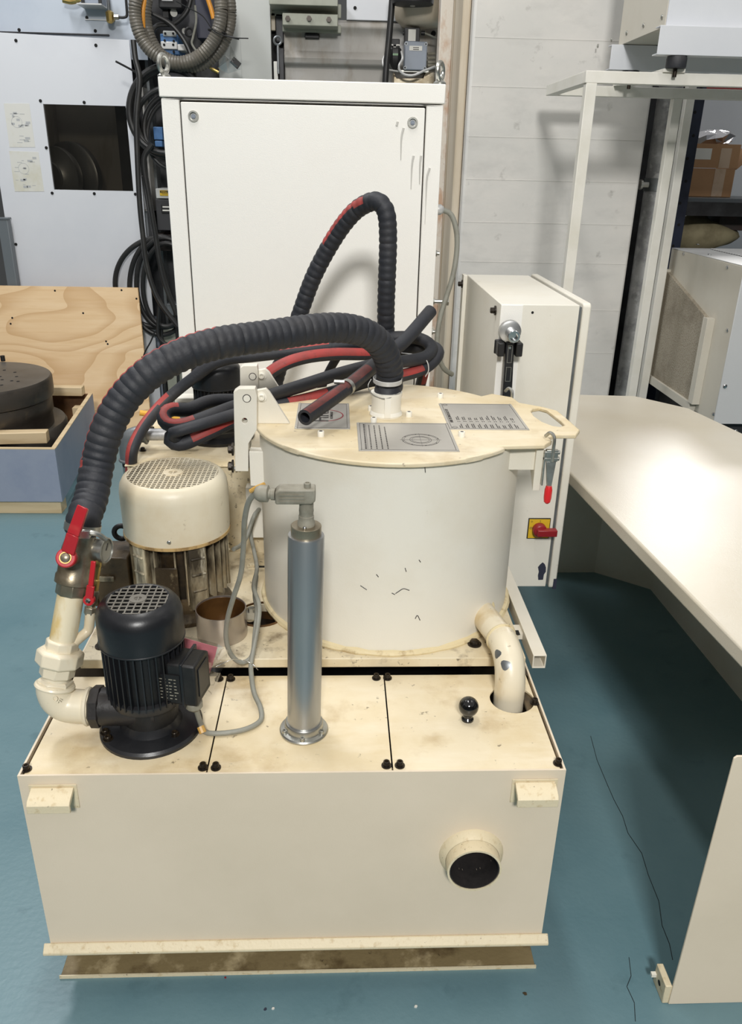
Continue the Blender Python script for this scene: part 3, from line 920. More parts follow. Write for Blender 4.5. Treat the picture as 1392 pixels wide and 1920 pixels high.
# post bracket behind the drum on the right
part('corner_post', MB().box(0.497, 0.515, 0.70, 0.712, PZ, 0.90).box(0.485, 0.497, 0.70, 0.78, PZ, 0.86), 'cream', drum, 0.001)


# ================================================================ motors
def grille(c, r, pitch, bar, z, hub, parent, mt, skip=0.55):
    """fan grille: bars both ways clipped to a disc, a hub and a dark space below"""
    g = MB()
    n = int(r / pitch)
    for k in range(-n, n + 1):
        d = k * pitch
        h = math.sqrt(max(r * r - d * d, 0))
        g.box(c[0] + d - bar / 2, c[0] + d + bar / 2, c[1] - h, c[1] + h, z - 0.002, z)
        g.box(c[0] - h, c[0] + h, c[1] + d - bar / 2, c[1] + d + bar / 2, z - 0.002, z - 0.0003)
    g.lathe([(hub, -0.002), (hub, 0.001), (hub * 0.45, 0.001), (hub * 0.42, -0.002)], (c[0], c[1], z), n=20)
    return part('grille', g, mt, parent)


# dirty cream motor
WM = V((-0.297, 0.556, 0))
wm = thing('electric_motor', 'big dirty cream electric motor standing upright beside the drum', 'motor', (WM.x, WM.y, PZ))
b = MB().lathe([(0.114, 0.800), (0.1205, 0.802), (0.1215, 0.902), (0.119, 0.920), (0.112, 0.933), (0.104, 0.9385), (0.1015, 0.939), (0.100, 0.936), (0.100, 0.93)], WM, n=56, cap0=False, cap1=False)
cv = part('fan_cover', b, 'cover', wm)
part('dark_inside', MB().cyl(WM + V((0, 0, 0.918)), WM + V((0, 0, 0.924)), 0.11), 'hole', cv)
grille(WM, 0.1005, 0.0108, 0.0028, 0.939, 0.022, cv, 'cover')
part('rusty_rim', MB().lathe([(0.118, 0.798), (0.1222, 0.799), (0.1218, 0.806), (0.118, 0.806)], WM, n=56, closed=True), 'coverrim', cv)
repeat('cover_screw', screw(0.0045, (0, -1, 0)), 'zinc', cv, [WM + V((0.005, -0.1215, 0.822))])
part('motor_body', MB().lathe([(0.085, 0.625), (0.088, 0.63), (0.088, 0.81)], WM, n=48), 'oilblack', wm)
fin = MB().box(0.084, 0.112, -0.0018, 0.0018, 0.655, 0.80)
ang = [k for k in range(30) if k not in (22,)]
repeat('cooling_fin', fin, 'motor', wm, [WM for _ in ang], smooth=0, rots=[(0, 0, 2 * PI * k / 30) for k in ang])
b = MB()
for a in (-2.28, -1.02, 0.4, 2.7):
    T = Matrix.Translation(WM) @ Matrix.Rotation(a, 4, 'Z')
    b.T = T
    b.box(0.08, 0.114, -0.02, 0.02, 0.640, 0.80)
    for zz in (0.69, 0.73, 0.77):
        b.box(0.11, 0.118, -0.017, 0.017, zz - 0.003, zz + 0.003)
b.T = None
part('motor_rib', b, 'motor', wm, 0.003)
part('blank_plate', MB(Matrix.Translation(WM) @ Matrix.Rotation(-1.62, 4, 'Z')).box(0.112, 0.116, -0.028, 0.022, 0.675, 0.755), 'filthm', wm, 0.001)
part('foot_flange', MB().lathe([(0.118, 0.6), (0.118, 0.61), (0.10, 0.625), (0.098, 0.655), (0.085, 0.66)], WM, n=40), 'filthm', wm)
part('terminal_box', MB().box(-0.485, -0.405, 0.505, 0.60, 0.628, 0.748).box(-0.495, -0.485, 0.500, 0.605, 0.622, 0.754), 'filthm', wm, 0.004)
part('terminal_box_bar', MB().box(-0.475, -0.44, 0.497, 0.506, 0.690, 0.702), 'motor', wm, 0.002)
ec = px(228, 998, Y=0.57)
part('lifting_eye', MB().torus(ec, 0.0165, 0.0062, (0.1, -1, 0), 28, 10).cyl(ec + V((0.015, 0, -0.01)), ec + V((0.045, 0, -0.012)), 0.008, n=12), 'blackm', wm)


def black_motor(c, z0, r, cov_h, body_h, name, label, nfin):
    """upright black pump motor: fan cover with grille, finned housing"""
    t_ = thing(name, label, 'pump', (c[0], c[1], z0))
    zt = z0 + body_h + cov_h
    zc = z0 + body_h
    b = MB().lathe([(r * 0.99, zc), (r, zc + 0.004), (r, zc + cov_h * 0.62), (r * 0.96, zc + cov_h * 0.80), (r * 0.85, zc + cov_h * 0.94), (r * 0.72, zt), (r * 0.68, zt - 0.001), (r * 0.68, zt - 0.006)], (c[0], c[1], 0), n=48, cap0=False, cap1=False)
    cv_ = part('fan_cover', b, 'black', t_)
    part('dark_inside', MB().cyl((c[0], c[1], zt - 0.016), (c[0], c[1], zt - 0.012), r * 0.8), 'hole', cv_)
    part('seam_ring', MB().lathe([(r, 0), (r * 1.012, 0.001), (r * 1.012, 0.003), (r, 0.004)], (c[0], c[1], zc - 0.001), n=48, closed=True), 'black', cv_)
    grille(c, r * 0.69, r * 0.165, r * 0.034, zt, r * 0.2, cv_, 'grillegrey')
    part('housing', MB().lathe([(r * 0.80, z0 + 0.012), (r * 0.84, z0 + 0.02), (r * 0.84, zc)], (c[0], c[1], 0), n=40), 'blackm', t_)
    part('lower_collar', MB().lathe([(r * 0.74, z0), (r * 0.90, z0 + 0.004), (r * 0.94, z0 + 0.016), (r * 0.94, z0 + 0.022), (r * 0.8, z0 + 0.026)], (c[0], c[1], 0), n=40), 'black', t_)
    f_ = MB().box(r * 0.82, r * 0.965, -0.0012, 0.0012, z0 + 0.016, zc)
    repeat('cooling_fin', f_, 'black', t_, [V((c[0], c[1], 0))] * nfin, smooth=0, rots=[(0, 0, 2 * PI * k / nfin) for k in range(nfin)])
    return t_


BM = V((-0.290, 0.142, 0))
bm_ = black_motor(BM, 0.632, 0.0785, 0.082, 0.135, 'coolant_pump', 'black upright pump motor on round flange, in front beside ivory elbow', 36)
b = MB().lathe([(0.0985, LT), (0.0985, LT + 0.006), (0.094, LT + 0.011), (0.060, LT + 0.013), (0.052, LT + 0.03), (0.050, 0.64)], BM, n=48)
part('base_flange', b, 'black', bm_)
repeat('flange_bolt', socket_bolt(0.0062, 0.008), 'bolt', bm_, [px(a, c, Z=LT + 0.011) for a, c in ((198, 1374), (270, 1371), (328, 1378), (203, 1386))])
part('volute', MB().lathe([(0.03, -0.06), (0.052, -0.045), (0.056, 0), (0.052, 0.02), (0.04, 0.03)], (BM.x, BM.y, 0.622), (0, 0, 1), 32), 'blackm', bm_)
b = MB().cyl((-0.270, 0.125, 0.622), (-0.378, 0.125, 0.622), 0.037, 0.0365, 32)
part('outlet_stub', b, 'blacksoft', bm_)
part('outlet_nut', MB().lathe([(0.036, 0), (0.041, 0.003), (0.041, 0.018), (0.036, 0.022)], (-0.374, 0.125, 0.622), (-1, 0, 0), 8), 'blacksoft', bm_)
# terminal box on the right of the pump
TB = Matrix.Translation((BM.x, BM.y, 0)) @ Matrix.Rotation(-0.22, 4, 'Z')
b = MB(TB)
b.plate([(-0.042, 0.655), (0.028, 0.655), (0.028, 0.735), (0.012, 0.744), (-0.042, 0.744)], [], lambda u, v, a: (a, u, v), 0.062, 0.118)
tb = part('terminal_box', b, 'blackm', bm_, 0.004)
b = MB(TB).box(0.088, 0.094, -0.0435, 0.0295, 0.653, 0.746)
b.box(0.118, 0.120, -0.03, 0.015, 0.67, 0.73)
part('box_lid', b, 'black', tb, 0.002)
rp = part('rating_plate', MB(TB).box(0.044, 0.088, -0.0445, -0.0425, 0.664, 0.722), 'blackm', tb, label='black rating plate with pale print')
fine = MB(TB)
for r_ in range(7):
    for c_ in range(4):
        w = random.uniform(0.003, 0.008)
        fine.box(0.047 + c_ * 0.0098, 0.047 + c_ * 0.0098 + w, -0.0449, -0.0444, 0.669 + r_ * 0.0070, 0.6708 + r_ * 0.0070)
part('fine_print', fine, 'greyconn', rp)['kind'] = 'stuff'
gl = TB @ V((0.098, -0.012, 0.655))
part('cable_gland', MB().lathe([(0.0135, 0), (0.0135, -0.008), (0.0165, -0.012), (0.0165, -0.022), (0.009, -0.03)], gl, n=12), 'greyconn', tb)

# rear pump
RZ = 0.855
RP = V((-0.266, 1.075, 0))
rp_ = black_motor(RP, RZ + 0.050, 0.069, 0.070, 0.100, 'rear_pump', 'black upright pump motor behind the looped red-striped hoses', 32)
part('base_flange', MB().lathe([(0.10, RZ), (0.10, RZ + 0.008), (0.06, RZ + 0.012), (0.05, RZ + 0.06)], RP, n=40), 'black', rp_)
part('outlet_stub', MB().cyl((RP.x, RP.y - 0.02, RZ + 0.046), (RP.x - 0.105, RP.y - 0.03, RZ + 0.046), 0.034, n=28), 'black', rp_)
repeat('flange_bolt', hex_bolt(0.009, 0.008), 'gal2', rp_, [px(338, 835, Z=RZ + 0.012)])

# rear tank below it
rt = thing('rear_oil_tank', 'pale cream sheet tank behind the dirty cream motor', 'tank', (-0.30, 1.1, PZ))
part('tank_box', MB().box(-0.475, -0.115, 0.835, 1.372, PZ, RZ - 0.004), 'plat', rt)
part('tank_cover', MB().box(-0.480, -0.112, 0.828, 1.376, RZ - 0.004, RZ), 'lid', rt, 0.0012)
sg = px(350, 750, Y=1.12)
part('breather_cap', MB().box(sg.x - 0.03, sg.x + 0.03, 1.10, 1.15, RZ, sg.z + 0.012), 'cream', rt, 0.003)
part('breather_slot', MB().box(sg.x - 0.026, sg.x + 0.03, 1.097, 1.101, sg.z - 0.016, sg.z - 0.002), 'hole', rt)
repeat('cover_bolt', socket_bolt(0.006, 0.009), 'bolt', rt, [px(286, 806, Z=RZ), px(268, 845, Z=RZ)])
part('front_gusset', MB().box(-0.165, -0.118, 0.80, 0.835, PZ + 0.06, RZ - 0.05), 'cream', rt, 0.001)

# pipework of the rear tank: elbow, nipple, small ball valve with yellow grip
rv = thing('rear_return_pipe', 'small grey galvanised elbow pipe and brass valve with yellow handle', 'pipe', (-0.44, 0.98, RZ))
pe = px(238, 818, Y=0.93)
zc = pe.z - 0.002
e0 = V((-0.36, 0.955, zc))
b = MB().tube([V((-0.500, 0.95, zc - 0.075)), V((-0.500, 0.95, zc - 0.04)), V((-0.494, 0.951, zc - 0.012)), V((-0.470, 0.952, zc)), V((-0.445, 0.953, zc))], 0.023, n=20)
b.torus((-0.447, 0.953, zc), 0.023, 0.0045, (1, 0, 0), 24, 8).torus((-0.500, 0.95, zc - 0.072), 0.023, 0.0045, (0, 0, 1), 24, 8)
part('elbow', b, 'gal2', rv)
part('nipple', MB().cyl((-0.446, 0.953, zc), (-0.375, 0.955, zc), 0.0165, n=20), 'gal', rv)
b = MB().lathe([(0.019, 0), (0.021, 0.006), (0.021, 0.02), (0.017, 0.026), (0.017, 0.044), (0.021, 0.05), (0.021, 0.064), (0.016, 0.07)], (-0.377, 0.955, zc), (1, 0, 0), 12)
b.cyl((-0.342, 0.955, zc), (-0.342, 0.955, zc + 0.032), 0.009, n=12)
b.cyl((-0.31, 0.955, zc), (-0.27, 1.03, zc), 0.013, n=14)
vb = part('valve_body', b, 'nickel', rv)
hv = V((-0.342, 0.955, zc + 0.034))
hd = px(262, 774, Y=0.93)
b = MB().hexa([hv + V((0.012, -0.006, 0)), hv + V((0.012, 0.006, 0)), hv + V((0.012, 0.006, 0.004)), hv + V((0.012, -0.006, 0.004))], [hv + V((-0.03, -0.005, 0.014)), hv + V((-0.03, 0.005, 0.014)), hv + V((-0.03, 0.005, 0.018)), hv + V((-0.03, -0.005, 0.018))])
part('lever_plate', b, 'zinc', vb)
part('grip', MB().tube([hv + V((-0.012, 0, 0.011)), hv.lerp(hd, 0.6) + V((0, 0, 0.004)), hd], 0.0075, n=10), 'yellowgrip', vb)
b = MB().cyl((-0.500, 0.95, zc - 0.074), (-0.500, 0.95, zc - 0.090), 0.019, n=20)
part('hose_tail', b, 'blackm', rv)
part('hose_clip', MB().cyl((-0.500, 0.95, zc - 0.090), (-0.500, 0.95, zc - 0.110), 0.0185, n=20), 'zinc', rv)
part('drop_hose', MB().tube([(-0.500, 0.95, zc - 0.108), (-0.500, 0.955, zc - 0.15), (-0.498, 0.99, zc - 0.24), (-0.49, 1.1, zc - 0.27)], 0.017, n=16), 'rubber', rv)

# ================================================================ cup on the platform
CP = V((-0.186, 0.418, PZ))
cup = thing('steel_collar', 'open bright steel collar with oily brown inside, on platform beside motor', 'collar', CP)
part('collar_wall', MB().pipe(CP, CP + V((0, 0, 0.068)), 0.0565, 0.002, 40), 'mud', cup)
part('oily_lining', MB().pipe(CP + V((0, 0, 0.001)), CP + V((0, 0, 0.064)), 0.0543, 0.001, 40).cyl(CP + V((0, 0, 0.001)), CP + V((0, 0, 0.004)), 0.0538, n=40), 'mudin', cup)
part('clamp_ear', MB().box(CP.x + 0.054, CP.x + 0.082, CP.y + 0.01, CP.y + 0.022, PZ + 0.030, PZ + 0.048).cyl((CP.x + 0.066, CP.y + 0.016, PZ + 0.048), (CP.x + 0.066, CP.y + 0.016, PZ + 0.058), 0.008, n=6), 'zinc', cup)

# ================================================================ pump discharge pipework (front left)
A0, A1 = V((-0.463, 0.125, 0.655)), V((-0.400, 0.212, 0.948))
AX = (A1 - A0).normalized()
K = (A1 - A0).length / 283.0


def ta(py):
    return (1283 - py) * K


dpipe = thing('discharge_pipe', 'ivory painted elbow and union pipe with red lever valves, left of front pump', 'pipe', (-0.45, 0.125, LT))
b = MB().tube([V((-0.392, 0.125, 0.622)), V((-0.415, 0.125, 0.622)), V((-0.440, 0.125, 0.626)), V((-0.456, 0.125, 0.640)), A0 + AX * 0.006, A0 + AX * 0.02], 0.0325, n=28)
b.torus(A0 + AX * 0.014, 0.033, 0.0045, AX, 32, 8).torus((-0.402, 0.125, 0.622), 0.033, 0.0045, (1, 0, 0), 32, 8)
el = part('elbow', b, 'pipe', dpipe)
text('raised_mark', 'OF', 0.014, px(106, 1312, Y=0.0935), (1, -0.25, -0.55), (0.5, 0.3, 1), 'pipe', el, depth=0.0015)
b = MB().lathe([(0.028, ta(1276)), (0.0335, ta(1272)), (0.0335, ta(1262)), (0.028, ta(1258))], A0, AX, 6, rot=0.4)
b.lathe([(0.026, ta(1262)), (0.026, ta(1240))], A0, AX, 24)
part('hex_nipple', b, 'pipe', dpipe, 0.001)
part('union_tail', MB().lathe([(0.0285, ta(1254)), (0.0325, ta(1250)), (0.0325, ta(1232))], A0, AX, 8, rot=0.2), 'pipe', dpipe, 0.0015)
part('union_nut', MB().lathe([(0.036, ta(1234)), (0.0435, ta(1230)), (0.0435, ta(1209)), (0.037, ta(1204))], A0, AX, 8, rot=0.3), 'pipe', dpipe, 0.002)
part('union_head', MB().lathe([(0.0305, ta(1206)), (0.0305, ta(1190)), (0.027, ta(1187))], A0, AX, 8, rot=0.1), 'pipe', dpipe, 0.0012)
part('riser', MB().cyl(A0 + AX * ta(1192), A0 + AX * ta(1104), 0.0245, n=28), 'stainpipe', dpipe)
part('valve_hex', MB().lathe([(0.0265, ta(1108)), (0.0285, ta(1105)), (0.0285, ta(1082))], A0, AX, 8, rot=0.35), 'nickel', dpipe, 0.001)
b = MB().lathe([(0.029, ta(1088)), (0.0335, ta(1086)), (0.0335, ta(1074)), (0.031, ta(1070)), (0.032, ta(1050)), (0.0305, ta(1028)), (0.0275, ta(1014)), (0.0265, ta(1000)), (0.028, ta(994)), (0.028, ta(986))], A0, AX, 32)
vb = part('valve_body', b, 'nickel', dpipe)
pv = px(124, 1046, Y=0.128)
vm = A0 + AX * ta(1046)
part('valve_stem', MB().cyl(vm, pv + V((0, 0.004, 0)), 0.013, n=20), 'nickel', vb)
hd = (pv - vm).normalized()
p2, p3 = px(137, 1003, Y=0.124), px(156, 950, Y=0.128)
b = MB().cyl(pv + hd * -0.012, pv + hd * 0.004, 0.0175, n=28)
def bar(b, p, q, w0, w1, th, nrm):
    d = (q - p).normalized()
    s = d.cross(nrm).normalized()
    b.hexa([p + s * w0 / 2, p - s * w0 / 2, p - s * w0 / 2 - nrm * th, p + s * w0 / 2 - nrm * th],
           [q + s * w1 / 2, q - s * w1 / 2, q - s * w1 / 2 - nrm * th, q + s * w1 / 2 - nrm * th])
    return b
bar(b, pv + (p2 - pv) * 0.2 + hd * 0.002, p2 + hd * 0.004, 0.024, 0.0225, 0.008, hd)
bar(b, p2 + hd * 0.004, p3 + hd * 0.005, 0.0215, 0.019, 0.013, hd)
hl = part('red_lever', b, 'red', vb, 0.002, label='red valve lever')
part('lever_ring', MB().lathe([(0.0105, 0.003), (0.0105, 0.0062), (0.0088, 0.0062), (0.0088, 0.003)], pv, hd, 24, closed=True), 'brass', hl)
part('lever_screw', MB().lathe([(0.0085, 0.003), (0.008, 0.0075), (0.006, 0.009), (0, 0.0095)], pv, hd, 20), 'nickel', hl)
# small branch: bent tube, small red valve, fittings and pressure gauge
q0, q1 = px(168, 1150, Y=0.175), px(150, 1192, Y=0.16)
rz_ = A0 + AX * ta(1195)
b = MB().tube([rz_ + V((0.02, 0, 0)), px(152, 1194, Y=0.165), px(165, 1182, Y=0.175), px(168, 1165, Y=0.178), px(169, 1148, Y=0.18)], 0.0095, n=16)
part('branch_tube', b, 'pipe', dpipe)
s0, s1 = px(168, 1152, Y=0.18), px(182, 1062, Y=0.205)
sa = (s1 - s0).normalized()
sl = (s1 - s0).length
b = MB().lathe([(0.0105, 0), (0.0115, 0.003), (0.0115, 0.014), (0.008, 0.016), (0.0115, 0.024), (0.012, 0.045), (0.0085, 0.05)], s0, sa, 6)
sv = part('small_valve', b, 'nickel', dpipe, 0.0006)
part('fitting', MB().lathe([(0.008, 0.046), (0.0095, 0.048), (0.0095, 0.068), (0.0075, 0.07), (0.0075, sl + 0.01)], s0, sa, 8), 'brass', dpipe)
g0 = px(181, 1030, Y=0.21)
gd = V((1, -0.25, 0)).normalized()
b = MB().lathe([(0.0195, -0.016), (0.0205, -0.014), (0.0205, 0.012), (0.024, 0.013), (0.0245, 0.021), (0.022, 0.022), (0.0215, 0.018), (0, 0.018)], g0, gd, 32)
gg = part('pressure_gauge', b, 'zinc', dpipe)
part('gauge_dial', MB().cyl(g0 + gd * 0.018, g0 + gd * 0.0186, 0.0208, n=28), 'greyconn', gg)
part('gauge_needle', MB().box(-0.0006, 0.0006, -0.012, 0.004, 0, 0.0004) if False else MB().cyl(g0 + gd * 0.0194, g0 + gd * 0.0194 + V((0.003, 0.006, 0.012)), 0.0007, n=6), 'hole', gg)
part('gauge_neck', MB().cyl(g0 + V((0, 0, -0.015)), s1, 0.0085, n=12).cyl(g0 - gd * 0.014, A0 + AX * ta(1030), 0.008, n=12), 'brass', gg)
kv = px(167, 1125, Y=0.160)
kd = V((-0.1, -1, 0.25)).normalized()
b = MB().cyl(kv - kd * 0.006, kv + kd * 0.004, 0.0105, n=20)
bar(b, kv + kd * 0.003, px(171, 1098, Y=0.160) + kd * 0.004, 0.0150, 0.0145, 0.006, kd)
bar(b, px(171, 1098, Y=0.160) + kd * 0.004, px(176, 1052, Y=0.170) + kd * 0.004, 0.0095, 0.0085, 0.006, kd)
rl = part('red_lever', b, 'red', sv, 0.0012, label='small red valve lever')
part('lever_nut', MB().lathe([(0.0055, 0.003), (0.0055, 0.006), (0.003, 0.009)], kv, kd, 6), 'chrome', rl)
part('small_stem', MB().cyl(kv, s0 + sa * 0.03, 0.006, n=10), 'nickel', sv)

# ================================================================ level sensor
sen = thing('level_sensor', 'tall bright steel tube sensor standing on lid before the drum', 'sensor', (0.010, 0.127, LT))
S0, S1 = V((0.010, 0.127, LT)), V((0.0195, 0.127, 0.990))
sx = (S1 - S0).normalized()
part('tube', MB().lathe([(0.0325, 0.02), (0.0325, 0.4225), (0.0315, 0.4255), (0.026, 0.4258)], S0, sx, 48), 'steel', sen)
b = MB().lathe([(0.0475, 0), (0.048, 0.003), (0.046, 0.006), (0.038, 0.007), (0.0375, 0.020), (0.036, 0.022), (0.0325, 0.022)], S0, sx, 40)
part('foot_flange', b, 'zinc', sen)
repeat('foot_screw', socket_bolt(0.0048, 0.007, (0, 0, 1), False), 'zinc', sen, [S0 + V((0.041 * math.cos(a), 0.041 * math.sin(a), 0.006)) for a in (-1.6, -0.5, -2.7, 1.4)])
part('cap', MB().lathe([(0.027, 0.424), (0.027, 0.443), (0.026, 0.444), (0.015, 0.444)], S0, sx, 40), 'nickel', sen)
T_ = S0 + sx * 0.444
b = MB().lathe([(0.0155, 0), (0.0155, 0.006), (0.0135, 0.01), (0.0135, 0.018), (0.0125, 0.019), (0.0125, 0.026), (0.0130, 0.027), (0.0125, 0.034), (0.0125, 0.05)], T_, sx, 24)
nk = part('plug_neck', b, 'greyconn', sen)
part('grub_screw', MB().sphere(T_ + V((-0.002, -0.018, 0.002)), 0.0035, 10), 'chrome', sen)
hz = T_.z + 0.044
b = MB().plate([(T_.x - 0.052, hz), (T_.x + 0.010, hz), (T_.x + 0.017, hz + 0.006), (T_.x + 0.017, hz + 0.028), (T_.x - 0.045, hz + 0.028), (T_.x - 0.052, hz + 0.022)], [], fxz, T_.y - 0.015, T_.y + 0.015)
hh = part('plug_housing', b, 'greyconn', sen, 0.003)
b = MB()
for k in range(3):
    b.box(T_.x - 0.045, T_.x - 0.002, T_.y - 0.0165, T_.y - 0.0148, hz + 0.005 + k * 0.006, hz + 0.0075 + k * 0.006)
part('ridge', b, 'greyconn', hh)
hh_top = V((T_.x + 0.003, T_.y - 0.004, hz + 0.028))
part('housing_screw', MB().lathe([(0.006, 0), (0.006, 0.008), (0.005, 0.009), (0.0035, 0.009), (0.0035, 0.007), (0, 0.007)], hh_top, n=12), 'greyconn', hh)
gx = T_.x - 0.052
gzc = hz + 0.014
b = MB().lathe([(0.011, 0), (0.011, 0.007), (0.009, 0.008), (0.009, 0.011), (0.0150, 0.013), (0.0150, 0.027), (0.0115, 0.034), (0.008, 0.036)], (gx, T_.y, gzc), (-1, 0.15, 0), 12)
part('cable_gland', b, 'greyconn', sen)
gl0 = V((gx - 0.034, T_.y + 0.005, gzc))

# sensor and pump cables
cab = [gl0, px(487, 920, Y=0.145), px(468, 938, Y=0.165), px(459, 975, Y=0.19), px(457, 1020, Y=0.215), px(452, 1075, Y=0.235), px(438, 1120, Y=0.25), px(427, 1160, Y=0.27), px(424, 1195, Y=0.282), px(432, 1225, Y=0.290), px(448, 1241, Y=0.295), px(463, 1240, Y=0.300), px(474, 1226, Y=0.315), px(478, 1190, Y=0.34), px(482, 1145, Y=0.40), px(478, 1115, Y=0.47), px(481, 1080, Y=0.56)]
sc_ = thing('sensor_cable', 'grey cable looping down from the steel tube sensor', 'cable', gl0)
part('sheath', MB().tube(cab, 0.0052, n=12, step=0.008), 'cable', sc_)
part('marker_sleeve', MB().tube([px(470, 921, Y=0.155), px(482, 914, Y=0.150), px(496, 908, Y=0.145)], 0.004, n=8), 'amber', sc_)
gp = gl + V((0.002, 0, -0.026))
cab = [gp, px(377, 1358, Y=0.125), px(385, 1378, Y=0.115), px(402, 1394, Y=0.11), px(430, 1401, Y=0.112), px(458, 1396, Y=0.12), px(480, 1380, Y=0.135), px(491, 1355, Y=0.155), px(488, 1325, Y=0.18), px(477, 1300, Y=0.205), px(472, 1270, Y=0.25), px(471, 1245, Y=0.287), px(476, 1215, Y=0.315), px(484, 1170, Y=0.345), px(486, 1135, Y=0.39), px(476, 1100, Y=0.455), px(482, 1065, Y=0.60), px(476, 1030, Y=0.72), px(470, 1000, Y=0.78), px(475, 975, Y=0.80)]
cab = [p if p.z > LT + 0.006 else V((p.x, p.y, LT + 0.006)) for p in cab]
pc_ = thing('pump_cable', 'grey cable curling over the lids from the front black pump', 'cable', gp)
part('sheath', MB().tube(cab, 0.0052, n=12, step=0.008), 'cable', pc_)
part('marker_sleeve', MB().tube([px(376, 1362, Y=0.115), px(381, 1374, Y=0.108)], 0.0072, n=10), 'amber', pc_)
cab = [px(438, 1030, Y=0.66), px(452, 1022, Y=0.70), px(462, 1008, Y=0.73), px(470, 985, Y=0.75), px(478, 965, Y=0.76), px(486, 955, Y=0.80)]
single('motor_cable', MB().tube(cab, 0.0055, n=10), 'cable', 'thin grey cable between cream motor and drum wall', 'cable', cab[0])
b = MB().tube([px(440, 880, Y=0.815), px(456, 868, Y=0.825), px(470, 860, Y=0.83)], 0.005, n=10)
part('thin_conduit', b, 'gal', rt)

# pink tag in a clear sleeve behind the front pump
tg = thing('tag', 'pink paper tag in crinkled clear sleeve behind pump terminal box', 'tag', px(380, 1260, Y=0.20))
pk = [px(a, c, Y=d) for a, c, d in ((344, 1196, 0.20), (408, 1214, 0.205), (398, 1250, 0.20), (380, 1300, 0.19), (345, 1290, 0.19))]
part('paper', MB().hexa(pk, [p + V((0, 0.0006, 0.0003)) for p in pk]), 'pink', tg)
fl_ = MB()
ring = [(342, 1192), (375, 1198), (408, 1207), (428, 1220), (424, 1240), (414, 1262), (404, 1290), (394, 1306), (370, 1302), (342, 1298)]
ps = [px(a, c, Y=0.195 + 0.006 * math.sin(k * 2.3)) for k, (a, c) in enumerate(ring)]
cen = sum(ps, V()) / len(ps) + V((0, -0.006, 0))
vs = [fl_._v(p) for p in ps]
mids = [fl_._v(p.lerp(cen, 0.3) + V((0, 0.007 * math.sin(k * 3.7), 0))) for k, p in enumerate(ps)]
cvx = fl_._v(cen)
for k in range(len(vs)):
    l = (k + 1) % len(vs)
    fl_._f([vs[k], vs[l], mids[l], mids[k]])
    fl_._f([mids[k], mids[l], cvx])
part('clear_sleeve', fl_, 'film', tg)
part('tie_wire', MB().tube([px(405, 1250, Y=0.19), px(440, 1236, Y=0.22), px(470, 1243, Y=0.28), px(484, 1256, Y=0.27)], 0.0008, n=6), 'chrome', tg)

# ================================================================ hoses
CAMD = V((0.1, -0.75, 0.65))


def ribbed(R, pitch, depth):
    return lambda s: R - depth * (1 - abs(math.sin(PI * s / pitch)) ** 0.6)


hp_ = [A1 + AX * 0.0, A1 + AX * 0.03, px(172, 930, Y=0.262), px(183, 870, Y=0.30), px(203, 800, Y=0.32), px(240, 738, Y=0.34), px(300, 686, Y=0.36), px(390, 648, Y=0.40), px(500, 630, Y=0.46), px(610, 615, Y=0.53), px(672, 620, Y=0.575), px(710, 642, Y=0.61), px(729, 680, Y=0.645), px(731, 720, Y=0.668), V((IN.x + 0.001, IN.y, LZ + 0.05)), V((IN.x, IN.y, LZ + 0.02))]
big = thing('suction_hose', 'thick black ribbed hose arching from red valve to drum lid', 'hose', A1)
hm = MB().tube(hp_, 0.031, n=24, step=0.0036, rf=ribbed(0.0318, 0.0168, 0.0030), stripes=((V((-0.5, 0.1, 0.85)), 0.955, 0.12, 0.46, 1),))
part('ribbed_sleeve', hm, ['rubber', 'redstripe'], big)
c0 = A1 + AX * 0.012
part('hose_clamp', MB().lathe([(0.0315, -0.007), (0.033, -0.007), (0.033, 0.007), (0.0315, 0.007)], c0, AX, 40, closed=True).box(c0.x + 0.004, c0.x + 0.024, c0.y - 0.042, c0.y - 0.03, c0.z - 0.004, c0.z + 0.010), 'zinc', big)
part('clamp_tail', MB().tube([c0 + V((0.01, -0.034, 0.006)), c0 + V((0.034, -0.03, 0.0)), c0 + V((0.046, -0.02, -0.016))], 0.005, n=8), 'zinc', big)
part('band', MB().lathe([(0.0325, 0), (0.0335, 0.001), (0.0335, 0.010), (0.0325, 0.011)], V((IN.x + 0.001, IN.y - 0.003, LZ + 0.079)), (0.02, -0.1, 1), 40, closed=True), 'palegrey', big)
part('wire_loop', MB().tube([(IN.x - 0.036, IN.y, LZ + 0.085), (IN.x - 0.043, IN.y - 0.005, LZ + 0.07), (IN.x - 0.034, IN.y - 0.02, LZ + 0.055), (IN.x - 0.004, IN.y - 0.038, LZ + 0.049), (IN.x + 0.03, IN.y - 0.022, LZ + 0.06)], 0.0012, n=6), 'zinc', big)

h2 = [px(512, 735, Y=1.20), px(524, 690, Y=1.20), px(545, 640, Y=1.18), px(562, 590, Y=1.17), px(590, 515, Y=1.16), px(628, 445, Y=1.14), px(662, 400, Y=1.11), px(692, 380, Y=1.08), px(712, 380, Y=1.06), px(725, 402, Y=1.05), px(728, 450, Y=1.05), px(726, 520, Y=1.05), px(724, 580, Y=1.06), px(724, 640, Y=1.08), px(722, 700, Y=1.10), px(720, 760, Y=1.12)]
h2o = thing('ribbed_hose', 'slimmer black ribbed hose rising in a tall loop before the white cabinet', 'hose', h2[0])
part('ribbed_sleeve', MB().tube(h2, 0.025, n=20, step=0.0042, rf=ribbed(0.0243, 0.0185, 0.0026), stripes=((V((-1, -0.45, 0.25)), 0.93, 0.37, 0.51, 1),)), ['rubber', 'redstripe'], h2o)

